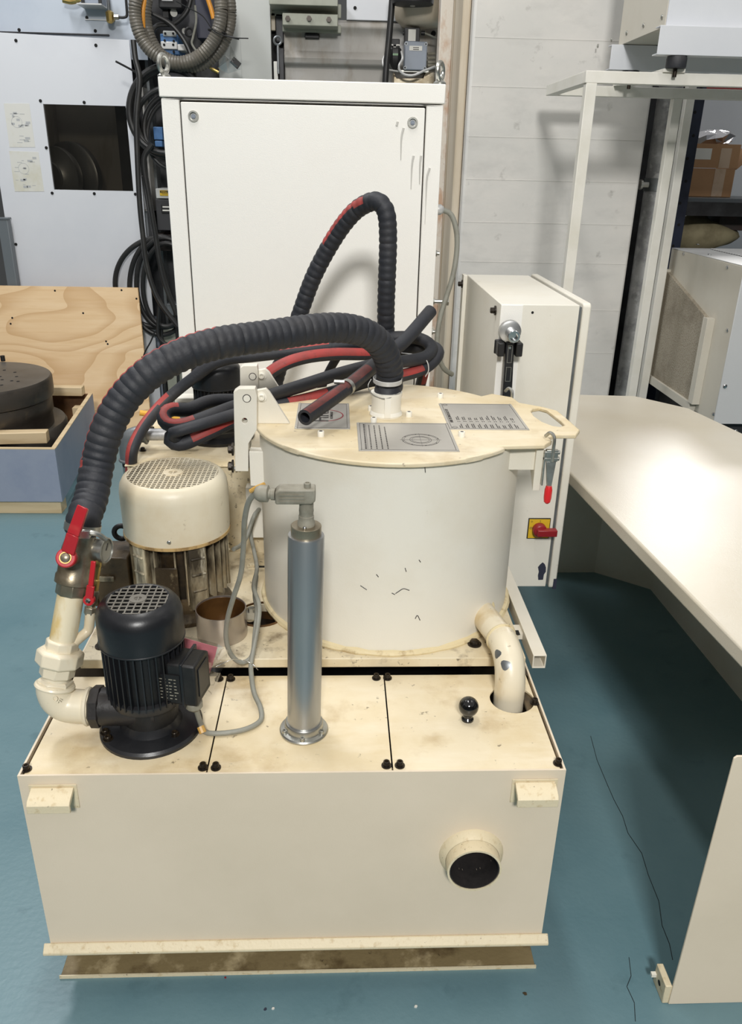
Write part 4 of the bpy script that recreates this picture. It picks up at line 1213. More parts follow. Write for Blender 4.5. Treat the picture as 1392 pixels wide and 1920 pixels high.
# smooth rubber hoses with red stripe
HR = 0.0165
FRT = V((0, -0.8, 0.6))
st = [px(572, 783, Y=0.50), px(650, 727, Y=0.68), px(730, 662, Y=0.85), px(762, 636, Y=0.90), px(808, 583, Y=1.00)]
ho = thing('hose_offcut', 'straight black hose piece with worn red stripe and both ends open', 'hose', st[0])
part('hose_tube', MB().tube(st, 0.0175, n=24, step=0.012, hollow=0.66, stripes=((V((0.1, -0.5, 0.85)), 0.80, 0, 0.48, 1),)), ['rubber', 'dullred'], ho, smooth=50)
ck = px(651, 726, Y=0.68)
cd = (st[2] - st[0]).normalized()
part('hose_clamp', MB().lathe([(0.0178, -0.006), (0.0192, -0.006), (0.0192, 0.006), (0.0178, 0.006)], ck, cd, 32, closed=True).cyl(ck + V((-0.030, -0.014, 0.016)), ck + V((-0.006, -0.016, 0.016)), 0.0055, n=12), 'zinc', ho)

la = [px(480, 752, Y=0.80), px(400, 752, Y=0.74), px(355, 768, Y=0.68), px(322, 768, Y=0.66), px(307, 780, Y=0.64), px(316, 796, Y=0.62), px(345, 797, Y=0.62), px(400, 778, Y=0.65), px(440, 763, Y=0.70), px(500, 744, Y=0.75), px(570, 722, Y=0.79), px(640, 700, Y=0.82), px(705, 684, Y=0.86), px(770, 676, Y=0.92), px(800, 668, Y=0.96), px(810, 652, Y=1.0), px(790, 636, Y=1.03), px(745, 632, Y=1.05), px(700, 640, Y=1.03), px(620, 650, Y=1.0), px(540, 660, Y=0.98), px(470, 668, Y=0.98), px(430, 672, Y=0.98), px(396, 684, Y=0.98), px(366, 706, Y=0.98)]
lo1 = thing('coiled_hose', 'dark dull rubber hose looped over the hinge and drum lid', 'hose', la[3])
part('hose_tube', MB().tube(la, HR, n=18, step=0.011, stripes=((V((0, -0.3, 1)), 0.86, 0.12, 0.20, 1), (V((0, -0.3, 1)), 0.9, 0.78, 0.86, 1))), ['rubber', 'redstripe'], lo1)
lb = [px(500, 790, Y=0.80), px(430, 800, Y=0.72), px(370, 806, Y=0.655), px(330, 812, Y=0.635), px(320, 826, Y=0.615), px(342, 832, Y=0.61), px(390, 812, Y=0.63), px(437, 790, Y=0.69), px(510, 765, Y=0.74), px(580, 748, Y=0.79), px(640, 731, Y=0.83), px(690, 715, Y=0.86), px(755, 704, Y=0.91), px(800, 688, Y=0.96), px(822, 664, Y=1.0), px(812, 650, Y=1.04), px(785, 650, Y=1.06), px(740, 660, Y=1.05), px(688, 664, Y=1.0), px(630, 664, Y=0.96), px(580, 669, Y=0.93), px(540, 680, Y=0.91), px(508, 698, Y=0.90), px(484, 722, Y=0.90)]
lo2 = thing('coiled_hose', 'coiled rubber hose with bright red printed stripes, lowest of the loops', 'hose', lb[3])
part('hose_tube', MB().tube(lb, HR, n=18, step=0.011, stripes=((V((0, -0.8, 0.5)), 0.74, 0.20, 0.31, 1), (V((0, -0.8, 0.5)), 0.70, 0.36, 0.43, 1), (V((0, -0.8, 0.5)), 0.74, 0.52, 0.60, 1), (V((0, -0.7, 0.7)), 0.62, 0.76, 0.97, 1))), ['rubber', 'redstripe'], lo2)
lc = [px(345, 822, Y=0.63), px(328, 820, Y=0.60), px(324, 812, Y=0.59), px(336, 808, Y=0.585), px(380, 795, Y=0.605), px(437, 777, Y=0.66), px(480, 765, Y=0.71)]
lo3 = thing('hose_strand', 'plain black hose strand lying between the two striped loops', 'hose', lc[0])
part('hose_tube', MB().tube(lc, 0.013, n=16, step=0.011), 'rubber', lo3)
ld = [px(752, 655, Y=1.10), px(775, 628, Y=1.12), px(790, 640, Y=1.12), px(797, 668, Y=1.12), px(795, 695, Y=1.13), px(788, 725, Y=1.16)]
ld2 = thing('hose_strand', 'hose end with red stripe dropping behind drum lid on right', 'hose', ld[0])
part('hose_tube', MB().tube(ld, 0.0155, n=16, step=0.011, stripes=((V((0.4, -0.8, 0.3)), 0.7, 0.35, 0.9, 1),)), ['rubber', 'redstripe'], ld2)
le = [px(662, 640, Y=1.10), px(645, 652, Y=1.12), px(625, 682, Y=1.14), px(608, 715, Y=1.16), px(598, 745, Y=1.17)]
le2 = thing('hose_strand', 'thin plain hose slanting down behind the lid below thick arch', 'hose', le[0])
part('hose_tube', MB().tube(le, 0.0125, n=14, step=0.011), 'rubber', le2)
lf = [px(366, 706, Y=0.98), px(335, 730, Y=0.98), px(302, 760, Y=0.96), px(272, 796, Y=0.90), px(255, 826, Y=0.86), px(247, 850, Y=0.84), px(246, 885, Y=0.86)]
lf2 = thing('drain_hose', 'slim red-striped hose hanging down the left edge of rear tank', 'hose', lf[0])
part('hose_tube', MB().tube(lf, 0.0155, n=16, step=0.011, stripes=((V((-0.8, -0.6, 0.3)), 0.66, 0.25, 1.0, 1),)), ['rubber', 'redstripe'], lf2)
b = MB().tube([px(753, 662, Y=0.94), px(782, 666, Y=0.94), px(800, 676, Y=0.935), px(804, 694, Y=0.93), px(798, 706, Y=0.935)], 0.0016, n=6)
part('binding_wire', b, 'palegrey', lo2)

# ================================================================ white control cabinet
KX0, KX1, KY, KZ = -0.444, 0.388, 1.4716, 1.806
kab = thing('control_cabinet', 'tall off-white steel control cabinet with flush door and lifting eyes', 'cabinet', (0, 1.72, 0))
dx0, dx1 = px(336, 190, Y=KY).x, px(800, 202, Y=KY).x
dz1 = px(570, 193, Y=KY).z
b = MB().plate([(KX0 + 0.004, 0), (KX1 - 0.004, 0), (KX1 - 0.004, KZ - 0.055), (KX0 + 0.004, KZ - 0.055)], [rrect(dx0, dx1, 0.10, dz1, 0.003)], fxz, KY, KY + 0.02)
b.box(KX0 + 0.004, KX0 + 0.02, KY + 0.02, 1.97, 0, KZ - 0.055).box(KX1 - 0.02, KX1 - 0.004, KY + 0.02, 1.97, 0, KZ - 0.055).box(KX0 + 0.02, KX1 - 0.02, 1.95, 1.97, 0, KZ - 0.055)
part('body', b, 'cab', kab, 0.003)
part('seal_gap', MB().box(dx0 - 0.004, dx1 + 0.004, KY + 0.014, KY + 0.02, 0.09, dz1 + 0.004), 'oilblack', kab)
dr = part('door', MB().plate(rrect(dx0 + 0.004, dx1 - 0.004, 0.104, dz1 - 0.005, 0.004), [], fxz, KY - 0.002, KY + 0.016), 'cab', kab, 0.002)
for a, c in ((363, 218), (774, 230)):
    lk = px(a, c, Y=KY - 0.002)
    b = MB().lathe([(0.0155, 0), (0.0155, 0.003), (0.0135, 0.006), (0.0105, 0.006), (0.010, 0.0004), (0.0, 0.0004)], lk, (0, -1, 0), 32)
    lo = part('lock', b, 'zinc', dr)
    part('lock_core', MB().lathe([(0.0065, 0.0), (0.0065, 0.0030)], lk, (0, -1, 0), 20).box(lk.x - 0.003, lk.x + 0.003, lk.y - 0.0045, lk.y - 0.001, lk.z - 0.003, lk.z + 0.003), 'bluegrey', lo)
part('top_cover', MB().box(KX0, KX1, KY - 0.004, 1.975, KZ - 0.052, KZ), 'cab', kab, 0.003)
for a, c, yy in ((308, 144, 1.51), (825, 154, 1.51)):
    p = px(a, c, Y=yy)
    p.z = KZ
    b = MB().torus(p + V((0, 0, 0.036)), 0.0225, 0.0070, (1, -0.42 if a < 500 else -0.5, 0), 32, 10)
    b.lathe([(0.019, 0), (0.019, 0.006), (0.012, 0.012), (0.009, 0.014)], p, n=24)
    part('lifting_eye', b, 'zinc', kab)
runs = (((757, 240), (753, 260), (752, 300)), ((776, 292), (773, 310), (771, 355)), ((790, 292), (788, 310), (787, 345)), ((806, 315), (801, 335), (799, 380), (797, 420)), ((746, 228), (744, 236)))
for rn in runs:
    P_ = [px(a, c, Y=KY - 0.0024) for a, c in rn]
    part('paint_run', MB().tube(P_, 0.003, n=8, rf=lambda s: max(0.0036 - s * 0.025, 0.0007)), 'runs', dr if rn[0][0] < 798 else kab)
# things on its right flank
gx_ = px(826, 393, Y=1.56)
ga = part('cable_gland', MB().lathe([(0.012, 0), (0.012, 0.006), (0.016, 0.008), (0.016, 0.018), (0.011, 0.026), (0.008, 0.028)], (KX1 - 0.004, 1.56, gx_.z), (1, 0, 0), 12), 'palegrey', kab)
part('red_plate', MB().box(KX1 - 0.004, KX1 + 0.004, 1.60, 1.66, px(826, 368, Y=1.6).z, px(826, 346, Y=1.6).z), 'darkred', kab)
gc = [V((KX1 + 0.018, 1.56, gx_.z)), px(846, 402, Y=1.56), px(856, 432, Y=1.555), px(857, 470, Y=1.55), px(850, 515, Y=1.54), px(838, 555, Y=1.53), px(826, 595, Y=1.52), px(820, 635, Y=1.51), px(822, 665, Y=1.51), px(832, 690, Y=1.52), px(848, 702, Y=1.55)]
single('cabinet_cable', MB().tube(gc, 0.0085, n=12, step=0.012), 'cable', 'grey cable hanging in a bow from the cabinet flank', 'cable', gc[0])
bb = px(838, 263, Y=1.85)
b0 = px(836, 410, Y=1.85)
part('black_channel', MB().box(KX1 - 0.004, KX1 + 0.028, 1.83, 1.86, b0.z, bb.z), 'blackm', kab, 0.002)
for c_ in (475, 565, 622):
    z = px(822, c_, Y=1.6).z
    b = MB().cyl((KX1 - 0.004, 1.6, z), (KX1 + 0.014, 1.6, z), 0.011, n=6).cyl((KX1 + 0.012, 1.6, z), (KX1 + (0.06 if c_ == 565 else 0.022), 1.6, z), 0.006, n=10)
    if c_ == 565:
        b.cyl((KX1 + 0.05, 1.6, z), (KX1 + 0.062, 1.6, z), 0.014, n=6)
    part('flank_bolt', b, 'zinc', kab)

# ================================================================ grey switch box beside the drum
EX0, EX1, EY0, EY1, EZ0, EZ1 = 0.503, 0.712, 0.97, 1.585, 0.416, 1.258
eb = thing('switch_box', 'slim cream electrical box with yellow and red isolator switch', 'box', (0.61, 1.28, EZ0))
part('box_body', MB().box(EX0, EX1, EY0, EY1, EZ0, EZ1), 'cream', eb, 0.002)
part('front_fold', MB().box(EX0 + 0.0005, EX0 + 0.058, EY0 - 0.0018, EY0 + 0.002, EZ0, EZ1 - 0.002), 'cab', eb, 0.0006)
part('rear_flange', MB().box(EX0 - 0.012, EX0 + 0.001, EY1 - 0.02, EY1 + 0.02, EZ0, EZ1), 'cream', eb, 0.0015)
part('door_gasket', MB().box(EX1 - 0.001, EX1 + 0.009, EY0 + 0.006, EY1 - 0.006, EZ0 + 0.006, EZ1 - 0.006), 'gal2', eb)
bdr = part('door', MB().plate(rrect(EY0 - 0.006, EY1 + 0.004, EZ0 - 0.004, EZ1 + 0.006, 0.012), [], fyz, EX1 + 0.008, EX1 + 0.030), 'cream', eb, 0.004)
repeat('side_nut', hex_bolt(0.0085, 0.015, (-1, 0, 0)), 'bolt', eb, [px(930, 582, X=EX0)])
repeat('side_nut', hex_bolt(0.0085, 0.015, (-1, 0, 0)), 'bolt', eb, [V((EX0 - 0.012, EY1 - 0.005, px(859, 524, X=EX0 - 0.012).z))])
part('plug_hole', MB().cyl((px(999, 586, Y=EY0).x, EY0 - 0.0006, px(999, 586, Y=EY0).z), (px(999, 586, Y=EY0).x, EY0 + 0.002, px(999, 586, Y=EY0).z), 0.0035, n=12), 'hole', eb)
sw0, sw1 = px(986, 1011, Y=EY0), px(1036, 969, Y=EY0)
SWX, SWZ = (sw0.x + sw1.x) / 2 - 0.001, (sw0.z + sw1.z) / 2
sq = 0.033
SWX = min(SWX, EX1 - sq - 0.001)
pl_ = part('switch_plate', MB().box(SWX - sq, SWX + sq, EY0 - 0.004, EY0, SWZ - sq, SWZ + sq), 'blackm', eb, 0.001, label='yellow switch plate with dark edge')
yf = part('yellow_face', MB().box(SWX - sq + 0.0025, SWX + sq - 0.0025, EY0 - 0.0048, EY0 - 0.004, SWZ - sq + 0.0025, SWZ + sq - 0.0025), 'yellow', pl_)
text('mark', 'I', 0.010, (SWX + 0.002, EY0 - 0.0052, SWZ + 0.024), (1, 0, 0), (0, 0, 1), 'ink', pl_)
text('mark', 'O', 0.010, (SWX - 0.024, EY0 - 0.0052, SWZ + 0.002), (1, 0, 0), (0, 0, 1), 'ink', pl_)
part('mark_ring', MB().lathe([(0.0025, 0), (0.0025, 0.0004), (0.0018, 0.0004), (0.0018, 0)], (SWX - 0.023, EY0 - 0.0048, SWZ + 0.023), (0, -1, 0), 16, closed=True), 'ink', pl_)
b = MB().lathe([(0.0205, 0), (0.0205, 0.018), (0.0185, 0.022), (0.012, 0.024)], (SWX, EY0 - 0.005, SWZ), (0, -1, 0), 28)
b.box(SWX - 0.012, SWX + 0.046, EY0 - 0.042, EY0 - 0.020, SWZ - 0.010, SWZ + 0.010)
kn = part('rotary_handle', b, 'darkred', pl_, 0.002, label='worn red rotary handle')
ch = MB()
random.seed(5)
cx_, cz_ = px(1016, 1072, Y=EY0).x, px(1016, 1072, Y=EY0).z
part('bare_patch', MB().plate([(cx_ + 0.014 * math.cos(a) * r_, cz_ + 0.030 * math.sin(a) * r_) for a, r_ in [(2 * PI * k / 12, random.uniform(0.6, 1.1)) for k in range(12)]], [], fxz, EY0 - 0.0005, EY0 + 0.001), 'navyblock', eb)
part('bare_patch', MB().box(EX1 + 0.020, EX1 + 0.0304, EY0 - 0.0068, EY0 + 0.02, EZ0 - 0.0046, EZ0 + 0.03), 'navyblock', eb)
part('mounting_lug', MB().box(0.4995, EX0 + 0.001, 1.05, 1.09, 0.44, 0.54), 'cream', eb)

# ratchet wrench hanging in a clip on that box
rk = px(957, 622, Y=EY0 - 0.03)
rw = thing('ratchet_wrench', 'black-handled ratchet wrench with chrome socket clipped to cream switch box', 'wrench', (rk.x, EY0 - 0.02, rk.z - 0.2))
b = MB().lathe([(0.0285, -0.004), (0.0300, 0.002), (0.0285, 0.014), (0.022, 0.016)], (rk.x, EY0 - 0.02, rk.z), (0, -1, 0), 36)
part('ratchet_head', b, 'steel', rw)
b = MB().lathe([(0.0165, 0), (0.0165, 0.038), (0.0150, 0.040), (0.0105, 0.040), (0.0105, 0.028), (0, 0.028)], (rk.x + 0.002, EY0 - 0.034, rk.z - 0.003), (0, -1, -0.05), 24)
part('socket', b, 'chrome', rw)
hb = MB().plate([(-0.0110, 0.02), (0.0110, 0.02), (0.0125, -0.10), (0.0135, -0.16), (0.012, -0.21), (-0.012, -0.21), (-0.0135, -0.16), (-0.0125, -0.10)], [], lambda u, v, a: (rk.x + 0.002 + u - v * 0.03, a, rk.z - 0.045 + v), EY0 - 0.040, EY0 - 0.022)
hb = part('handle', hb, 'black', rw, 0.003)
ln = MB()
for x0, z0, w_, h_ in ((0.0, -0.035, 0.006, 0.05), (-0.001, -0.085, 0.007, 0.042), (-0.004, -0.145, 0.012, 0.014)):
    for q in ((x0 - w_, x0 + w_, z0, z0 + 0.001), (x0 - w_, x0 + w_, z0 + h_ * 0.9, z0 + h_ * 0.9 + 0.001), (x0 - w_, x0 - w_ + 0.001, z0, z0 + h_ * 0.9), (x0 + w_ - 0.001, x0 + w_, z0, z0 + h_ * 0.9)):
        sh = -(q[2] + q[3]) / 2 * 0.03
        ln.box(rk.x + 0.002 + q[0] + sh, rk.x + 0.002 + q[1] + sh, EY0 - 0.0404, EY0 - 0.0398, rk.z - 0.045 + q[2], rk.z - 0.045 + q[3])
part('engraved_line', ln, 'zinc', hb)
part('handle_pin', MB().cyl((rk.x + 0.001, EY0 - 0.039, rk.z - 0.040), (rk.x + 0.001, EY0 - 0.0415, rk.z - 0.040), 0.0035, n=12), 'chrome', hb)
cz_ = rk.z - 0.044
b = MB().box(rk.x - 0.034, rk.x + 0.034, EY0 - 0.010, EY0 - 0.0018, cz_ - 0.019, cz_ + 0.019)
for s in (-1, 1):
    b.box(rk.x + 0.002 + s * 0.024 - 0.009, rk.x + 0.002 + s * 0.024 + 0.009, EY0 - 0.045, EY0 - 0.010, cz_ - 0.019, cz_ + 0.017)
single('tool_clip', b, 'blackm', 'small black plastic clip gripping ratchet wrench on switch box', 'clip', (rk.x, EY0, cz_ - 0.02), bevel=0.003)

# ================================================================ cream table on the right
TZ = 0.75
table = thing('sheet_metal_table', 'wide cream sheet metal table with clipped corners on right side', 'table', (1.2, 1.0, 0))
tp = [(0.878, -0.20), (0.852, 0.122), (0.775, 1.076), (0.748, 1.70), (0.760, 1.985), (1.278, 1.957), (1.431, 1.784), (1.494, 1.472), (1.58, 1.05), (1.66, 0.5), (1.70, -0.20)]
part('table_top', MB().plate(tp, [], fxy, TZ - 0.040, TZ), 'table', table, 0.006, seg=3)
fp = [(0.86, 1.846), (1.182, 1.849), (1.372, 1.699), (1.376, 1.59)]
e_ = px(1392, 1315, Z=0)
d_ = (V((e_.x, e_.y, 0)) - V((1.376, 1.59, 0)))
fp.append((1.376 + d_.x * 1.9, 1.59 + d_.y * 1.9))
for (ax_, ay_), (bx_, by_) in zip(fp, fp[1:]):
    d = V((bx_ - ax_, by_ - ay_, 0)).normalized()
    n_ = V((-d.y, d.x, 0)) * 0.004
    b = MB().hexa([(ax_, ay_, 0), (bx_, by_, 0), (bx_ + n_.x, by_ + n_.y, 0), (ax_ + n_.x, ay_ + n_.y, 0)],
                  [(ax_, ay_, TZ - 0.040), (bx_, by_, TZ - 0.040), (bx_ + n_.x, by_ + n_.y, TZ - 0.040), (ax_ + n_.x, ay_ + n_.y, TZ - 0.040)])
    part('back_panel', b, 'cream', table)
lp = [(0.765, 0.0), (1.64, 0.0), (1.64, TZ - 0.04), (0.90, TZ - 0.04), (0.90, 0.648), (0.777, 0.648), (0.772, 0.643)]
lg = part('leg_panel', MB().plate(lp, [], fxz, -0.064, -0.060), 'front', table, 0.001)
b = MB().box(0.752, 0.766, -0.062, -0.010, 0.0, 0.052)
part('foot_bracket', b, 'rim', lg, 0.002)
part('bracket_hole', MB().cyl((0.7515, -0.036, 0.027), (0.753, -0.036, 0.027), 0.006, n=16), 'hole', lg)
part('bracket_tab', MB().box(0.742, 0.753, -0.02, -0.012, 0.022, 0.03), 'cream', lg)

# ================================================================ pale frame, unit on top
frm = thing('tube_frame', 'off-white square tube frame carrying the white unit by the pillar', 'frame', (1.6, 2.4, 0))
FX, FY0, FY1, FZ = 0.972, 2.10, 2.70, 1.915
part('front_rail', MB().box(FX, 2.5, FY0, FY0 + 0.04, FZ - 0.04, FZ), 'framew', frm, 0.002)
part('side_rail', MB().box(FX, FX + 0.04, FY0 + 0.04, FY1, FZ - 0.04, FZ), 'framew', frm, 0.002)
part('rear_rail', MB().box(FX + 0.04, 2.5, FY1 - 0.04, FY1, FZ - 0.04, FZ), 'framew', frm, 0.002)
part('front_post', MB().box(FX + 0.005, FX + 0.045, FY0, FY0 + 0.04, 0, FZ - 0.04), 'framew', frm, 0.002)
rx = px(1268, 160, Y=FY1 - 0.04).x
part('rear_post', MB().box(rx, rx + 0.04, FY1 - 0.04, FY1, 0, FZ - 0.04), 'framew', frm, 0.002)
part('rear_post', MB().box(rx + 0.15, rx + 0.19, 2.9, 2.94, 0, FZ + 0.06), 'framew', frm, 0.002)
part('rear_post', MB().box(2.46, 2.5, FY0, FY0 + 0.04, 0, FZ - 0.04), 'framew', frm, 0.002)
mt_ = px(1262, 118, Y=2.12)
for yy in (2.10, 2.62):
    part('mount_plate', MB().box(mt_.x - 0.04, mt_.x + 0.04, yy - 0.01, yy + (0.14 if yy < 2.3 else 0.05), FZ, FZ + 0.012), 'framew', frm, 0.001)
un = thing('white_unit', 'big riveted off-white machine unit sitting high on the tube frame', 'machine', (1.8, 2.4, 2.05))
UX, UZ = 1.235, 2.058
part('side_panel', MB().box(UX, UX + 0.004, 2.102, 2.61, UZ, 2.75), 'chiller', un, 0.001)
part('front_panel', MB().box(UX + 0.003, 2.4, 2.096, 2.102, UZ - 0.002, 2.75), 'white', un, 0.001)
part('underside', MB().box(UX + 0.004, 2.4, 2.102, 2.61, UZ, UZ + 0.01), 'chiller', un)
part('rear_panel', MB().box(UX + 0.004, 2.4, 2.604, 2.61, UZ + 0.01, 2.75), 'white', un)
repeat('rivet', screw(0.0085, (-1, 0, 0), 0.35), 'zinc', un, [V((UX, px(a, c, X=UX).y, UZ + 0.035)) for a, c in ((1241, 42), (1207, 53), (1176, 62), (1148, 71), (1123, 79))])
for yy, x0 in ((2.055, 1.205), (2.55, 1.19)):
    b = MB().plate([(yy, UZ - 0.002), (yy, 1.966), (yy + 0.05, 1.966), (yy + 0.05, 1.97), (yy + 0.004, 1.97), (yy + 0.004, UZ - 0.006), (yy + 0.05, UZ - 0.006), (yy + 0.05, UZ - 0.002)], [], fyz, x0, 2.4)
    part('channel', b, 'white', un, 0.001)
for yy in (2.085, 2.58):
    part('rubber_mount', MB().lathe([(0.034, 0), (0.036, 0.006), (0.036, 0.03), (0.034, 0.038)], (mt_.x, yy, FZ + 0.012), n=24), 'rubber', un)
    part('mount_bolt', MB().cyl((mt_.x, yy, FZ - 0.016), (mt_.x, yy, 2.02), 0.0075, n=12).cyl((mt_.x, yy, 1.970), (mt_.x, yy, 1.985), 0.016, n=6), 'bolt', un)

# galvanised down pipe
gp_ = px(1223, 400, Y=3.05)
gp = thing('downpipe', 'mottled galvanised pipe standing between concrete pillar and frame', 'pipe', (gp_.x, 3.05, 0))
part('pipe_run', MB().cyl((gp_.x, 3.05, 0), (gp_.x, 3.05, 3.2), 0.056, n=28), 'gal', gp)
zc = px(1240, 347, Y=3.0).z
part('pipe_clamp', MB().lathe([(0.0565, -0.03), (0.06, -0.03), (0.06, 0.03), (0.0565, 0.03)], (gp_.x, 3.05, zc), n=28, closed=True), 'gal2', gp)
part('clamp_bolt', MB().cyl((gp_.x - 0.058, 3.0, zc), (gp_.x - 0.098, 3.0, zc), 0.013, n=6).cyl((gp_.x - 0.09, 3.0, zc), (gp_.x - 0.10, 3.0, zc), 0.024, n=20), 'zinc', gp)

# navy rack with shelf and the things on it
rk_ = thing('pallet_rack', 'navy slotted rack upright with grey shelf board behind the frame', 'rack', (2.0, 3.6, 0))
ux = px(1303, 170, Y=3.4).x
part('upright', MB().box(ux - 0.012, ux + 0.062, 3.40, 3.44, 0, 2.6).box(ux - 0.012, ux - 0.006, 3.44, 3.50, 0, 2.6), 'navy', rk_, 0.002)
hs = []
for k in range(14):
    hs.append(V((ux + 0.026 + (0.006 if k % 2 else -0.006), 3.3995, 0.55 + k * 0.11)))
repeat('slot_hole', MB().cyl((0, 0, 0), (0, -0.0012, 0), 0.008, n=10), 'hole', rk_, hs)
sz = px(1340, 371, Y=3.5).z
part('shelf_board', MB().box(ux + 0.07, 3.0, 3.45, 4.0, sz - 0.035, sz), 'post', rk_, 0.002)
part('shelf_beam', MB().box(ux + 0.062, 3.0, 3.41, 3.45, sz - 0.09, sz - 0.02), 'dark', rk_)
s2 = px(1340, 470, Y=3.5).z
part('shelf_board', MB().box(ux + 0.07, 3.0, 3.45, 4.0, s2 - 0.10, s2 - 0.07), 'dark', rk_)
bp = thing('cardboard_box', 'brown cardboard box with clear tape and pale label on shelf', 'box', px(1338, 366, Y=3.6))
bx0, bx1 = px(1290, 340, Y=3.6).x, px(1376, 340, Y=3.6).x
bz1 = px(1340, 270, Y=3.6).z
bzm = px(1340, 316, Y=3.6).z
part('carton', MB().box(bx0, bx1, 3.60, 3.88, sz + 0.001, bzm), 'card', bp, 0.003)
part('upper_flap', MB().box(bx0, bx1 + 0.006, 3.597, 3.602, bzm + 0.002, bz1), 'card', bp, 0.001)
q = px(1372, 312, Y=3.62)
part('side_flap', MB().hexa([(bx1, 3.60, bzm), (bx1, 3.86, bzm), (bx1 + 0.12, 3.86, bzm + 0.11), (bx1 + 0.12, 3.60, bzm + 0.11)], [(bx1 + 0.004, 3.60, bzm - 0.004), (bx1 + 0.004, 3.86, bzm - 0.004), (bx1 + 0.124, 3.86, bzm + 0.106), (bx1 + 0.124, 3.60, bzm + 0.106)]), 'card', bp)
t0, t1 = px(1338, 340, Y=3.6).x, px(1358, 340, Y=3.6).x
part('tape_strip', MB().box(t0, t1, 3.5985, 3.6, sz + 0.004, bzm - 0.001).box(t0 + 0.012, t1 + 0.012, 3.5955, 3.597, bzm + 0.003, bz1 - 0.02), 'tape', bp)
part('paper_label', MB().box(px(1304, 290, Y=3.6).x, px(1334, 290, Y=3.6).x, 3.596, 3.597, px(1320, 299, Y=3.6).z, px(1320, 278, Y=3.6).z), 'label', bp)
random.seed(3)
fo = MB()
c_ = px(1338, 262, Y=3.72)
n1, n2 = 14, 8
rows = []
for i in range(n2 + 1):
    t_ = PI * i / n2
    rows.append([c_ + V((math.cos(2 * PI * k / n1) * math.sin(t_) * 0.115, math.sin(2 * PI * k / n1) * math.sin(t_) * 0.09, -math.cos(t_) * 0.05)) * 1.0 + V((random.uniform(-1, 1), random.uniform(-1, 1), random.uniform(-1, 1))) * 0.014 * math.sin(t_) for k in range(n1)])
single('foil_bundle', fo.rings(rows), 'foil', 'crumpled shiny foil bundle on top of the cardboard box', 'foil', (c_.x, c_.y, bzm), smooth=0)
sk = px(1322, 440, Y=3.64)
rows = []
for i in range(9):
    t_ = PI * i / 8
    rows.append([sk + V((math.cos(2 * PI * k / 16) * math.sin(t_) ** 0.7 * 0.20, math.sin(2 * PI * k / 16) * math.sin(t_) ** 0.7 * 0.13, -math.cos(t_) * 0.085 * (1 - 0.35 * math.cos(2 * PI * k / 16)))) + V((0, 0, random.uniform(-0.008, 0.008))) for k in range(16)])
single('khaki_sack', MB().rings(rows), 'sack', 'slumped khaki sack on the lower rack shelf', 'sack', (sk.x, sk.y, s2 - 0.07), smooth=60)
b = MB().box(px(1352, 400, Y=3.56).x, 2.60, 3.56, 3.75, px(1360, 432, Y=3.56).z, px(1360, 388, Y=3.56).z)
b.box(px(1352, 400, Y=3.56).x - 0.004, 2.604, 3.556, 3.754, px(1360, 396, Y=3.56).z, px(1360, 386, Y=3.56).z)
single('brown_case', b, 'brownbox', 'dark brown case under the shelf board at right edge', 'case', (2.4, 3.6, px(1360, 432, Y=3.56).z), bevel=0.004)
b = MB().box(px(1290, 390, Y=3.7).x, px(1324, 390, Y=3.7).x, 3.7, 3.85, px(1300, 404, Y=3.7).z, px(1300, 380, Y=3.7).z)
b.box(px(1290, 390, Y=3.7).x, px(1324, 390, Y=3.7).x + 0.004, 3.694, 3.70, px(1300, 386, Y=3.7).z, px(1300, 380, Y=3.7).z)
single('dark_crate', b, mat('dark_green_paint', C(30, 44, 38), 0.5), 'small dark green crate under the shelf beside rack upright', 'crate', (2.08, 3.75, px(1300, 404, Y=3.7).z), bevel=0.003)
ws = thing('white_screen', 'white sheet wall panel with a thin red top edge, far right', 'panel', (2.6, 4.4, 0))
part('sheet', MB().box(2.2, 4.2, 4.40, 4.43, 0.9, px(1350, 168, Y=4.4).z), 'white', ws)
part('sheet', MB().box(2.2, 4.2, 4.40, 4.43, 0.0, 0.895), 'dark', ws)  # dark sheet added for the under-shelf darkness, shade put into its colour
part('red_edge', MB().box(px(1324, 165, Y=4.4).x, 4.2, 4.39, 4.44, px(1350, 168, Y=4.4).z, px(1350, 164, Y=4.4).z), 'redstripe', ws)
part('cap_rail', MB().box(2.2, 4.2, 4.41, 4.50, px(1350, 164, Y=4.4).z, px(1350, 150, Y=4.4).z), 'framew', ws)
repeat('panel_plug', MB().cyl((0, 0, 0), (0, -0.002, 0), 0.007, n=10), 'hole', ws, [px(1331, 170, Y=4.4), px(1377, 171, Y=4.4)])

# cooling unit with side filter
cu = thing('cooling_unit', 'grey cooling unit with dusty side filter and mesh top at right', 'machine', (2.1, 2.6, 0))
QX, QY0, QY1, QZ = 1.748, 2.2, 2.98, 1.233
part('casing', MB().box(QX, 2.6, QY0 + 0.004, QY1, 0.56, QZ), 'chiller', cu, 0.003)
part('front_cover', MB().box(QX - 0.001, 2.6, QY0 - 0.002, QY0 + 0.004, 0.56, QZ + 0.001), 'chillerfront', cu, 0.002)
part('access_hatch', MB().box(QX + 0.07, 2.5, QY0 - 0.005, QY0 - 0.002, 1.0, 1.19), 'chillerfront', cu, 0.001)
part('gap_shade_block', MB().box(QX + 0.04, 2.55, QY0 + 0.05, QY1 - 0.05, 0, 0.56), 'dark', cu)  # added dark block standing in for the shaded gap under the unit
part('top_sheet', MB().box(QX, 2.6, QY0, QY1, QZ, QZ + 0.003), 'chillerfront', cu, 0.001)
gx0, gy0, gy1 = px(1322, 462, Z=QZ).x - 0.06, QY0 + 0.09, QY1 - 0.06
part('dark_inside', MB().box(gx0, 2.55, gy0, gy1, QZ + 0.003, QZ + 0.0045), 'hole', cu)
g = MB()
y = gy0
k = 0
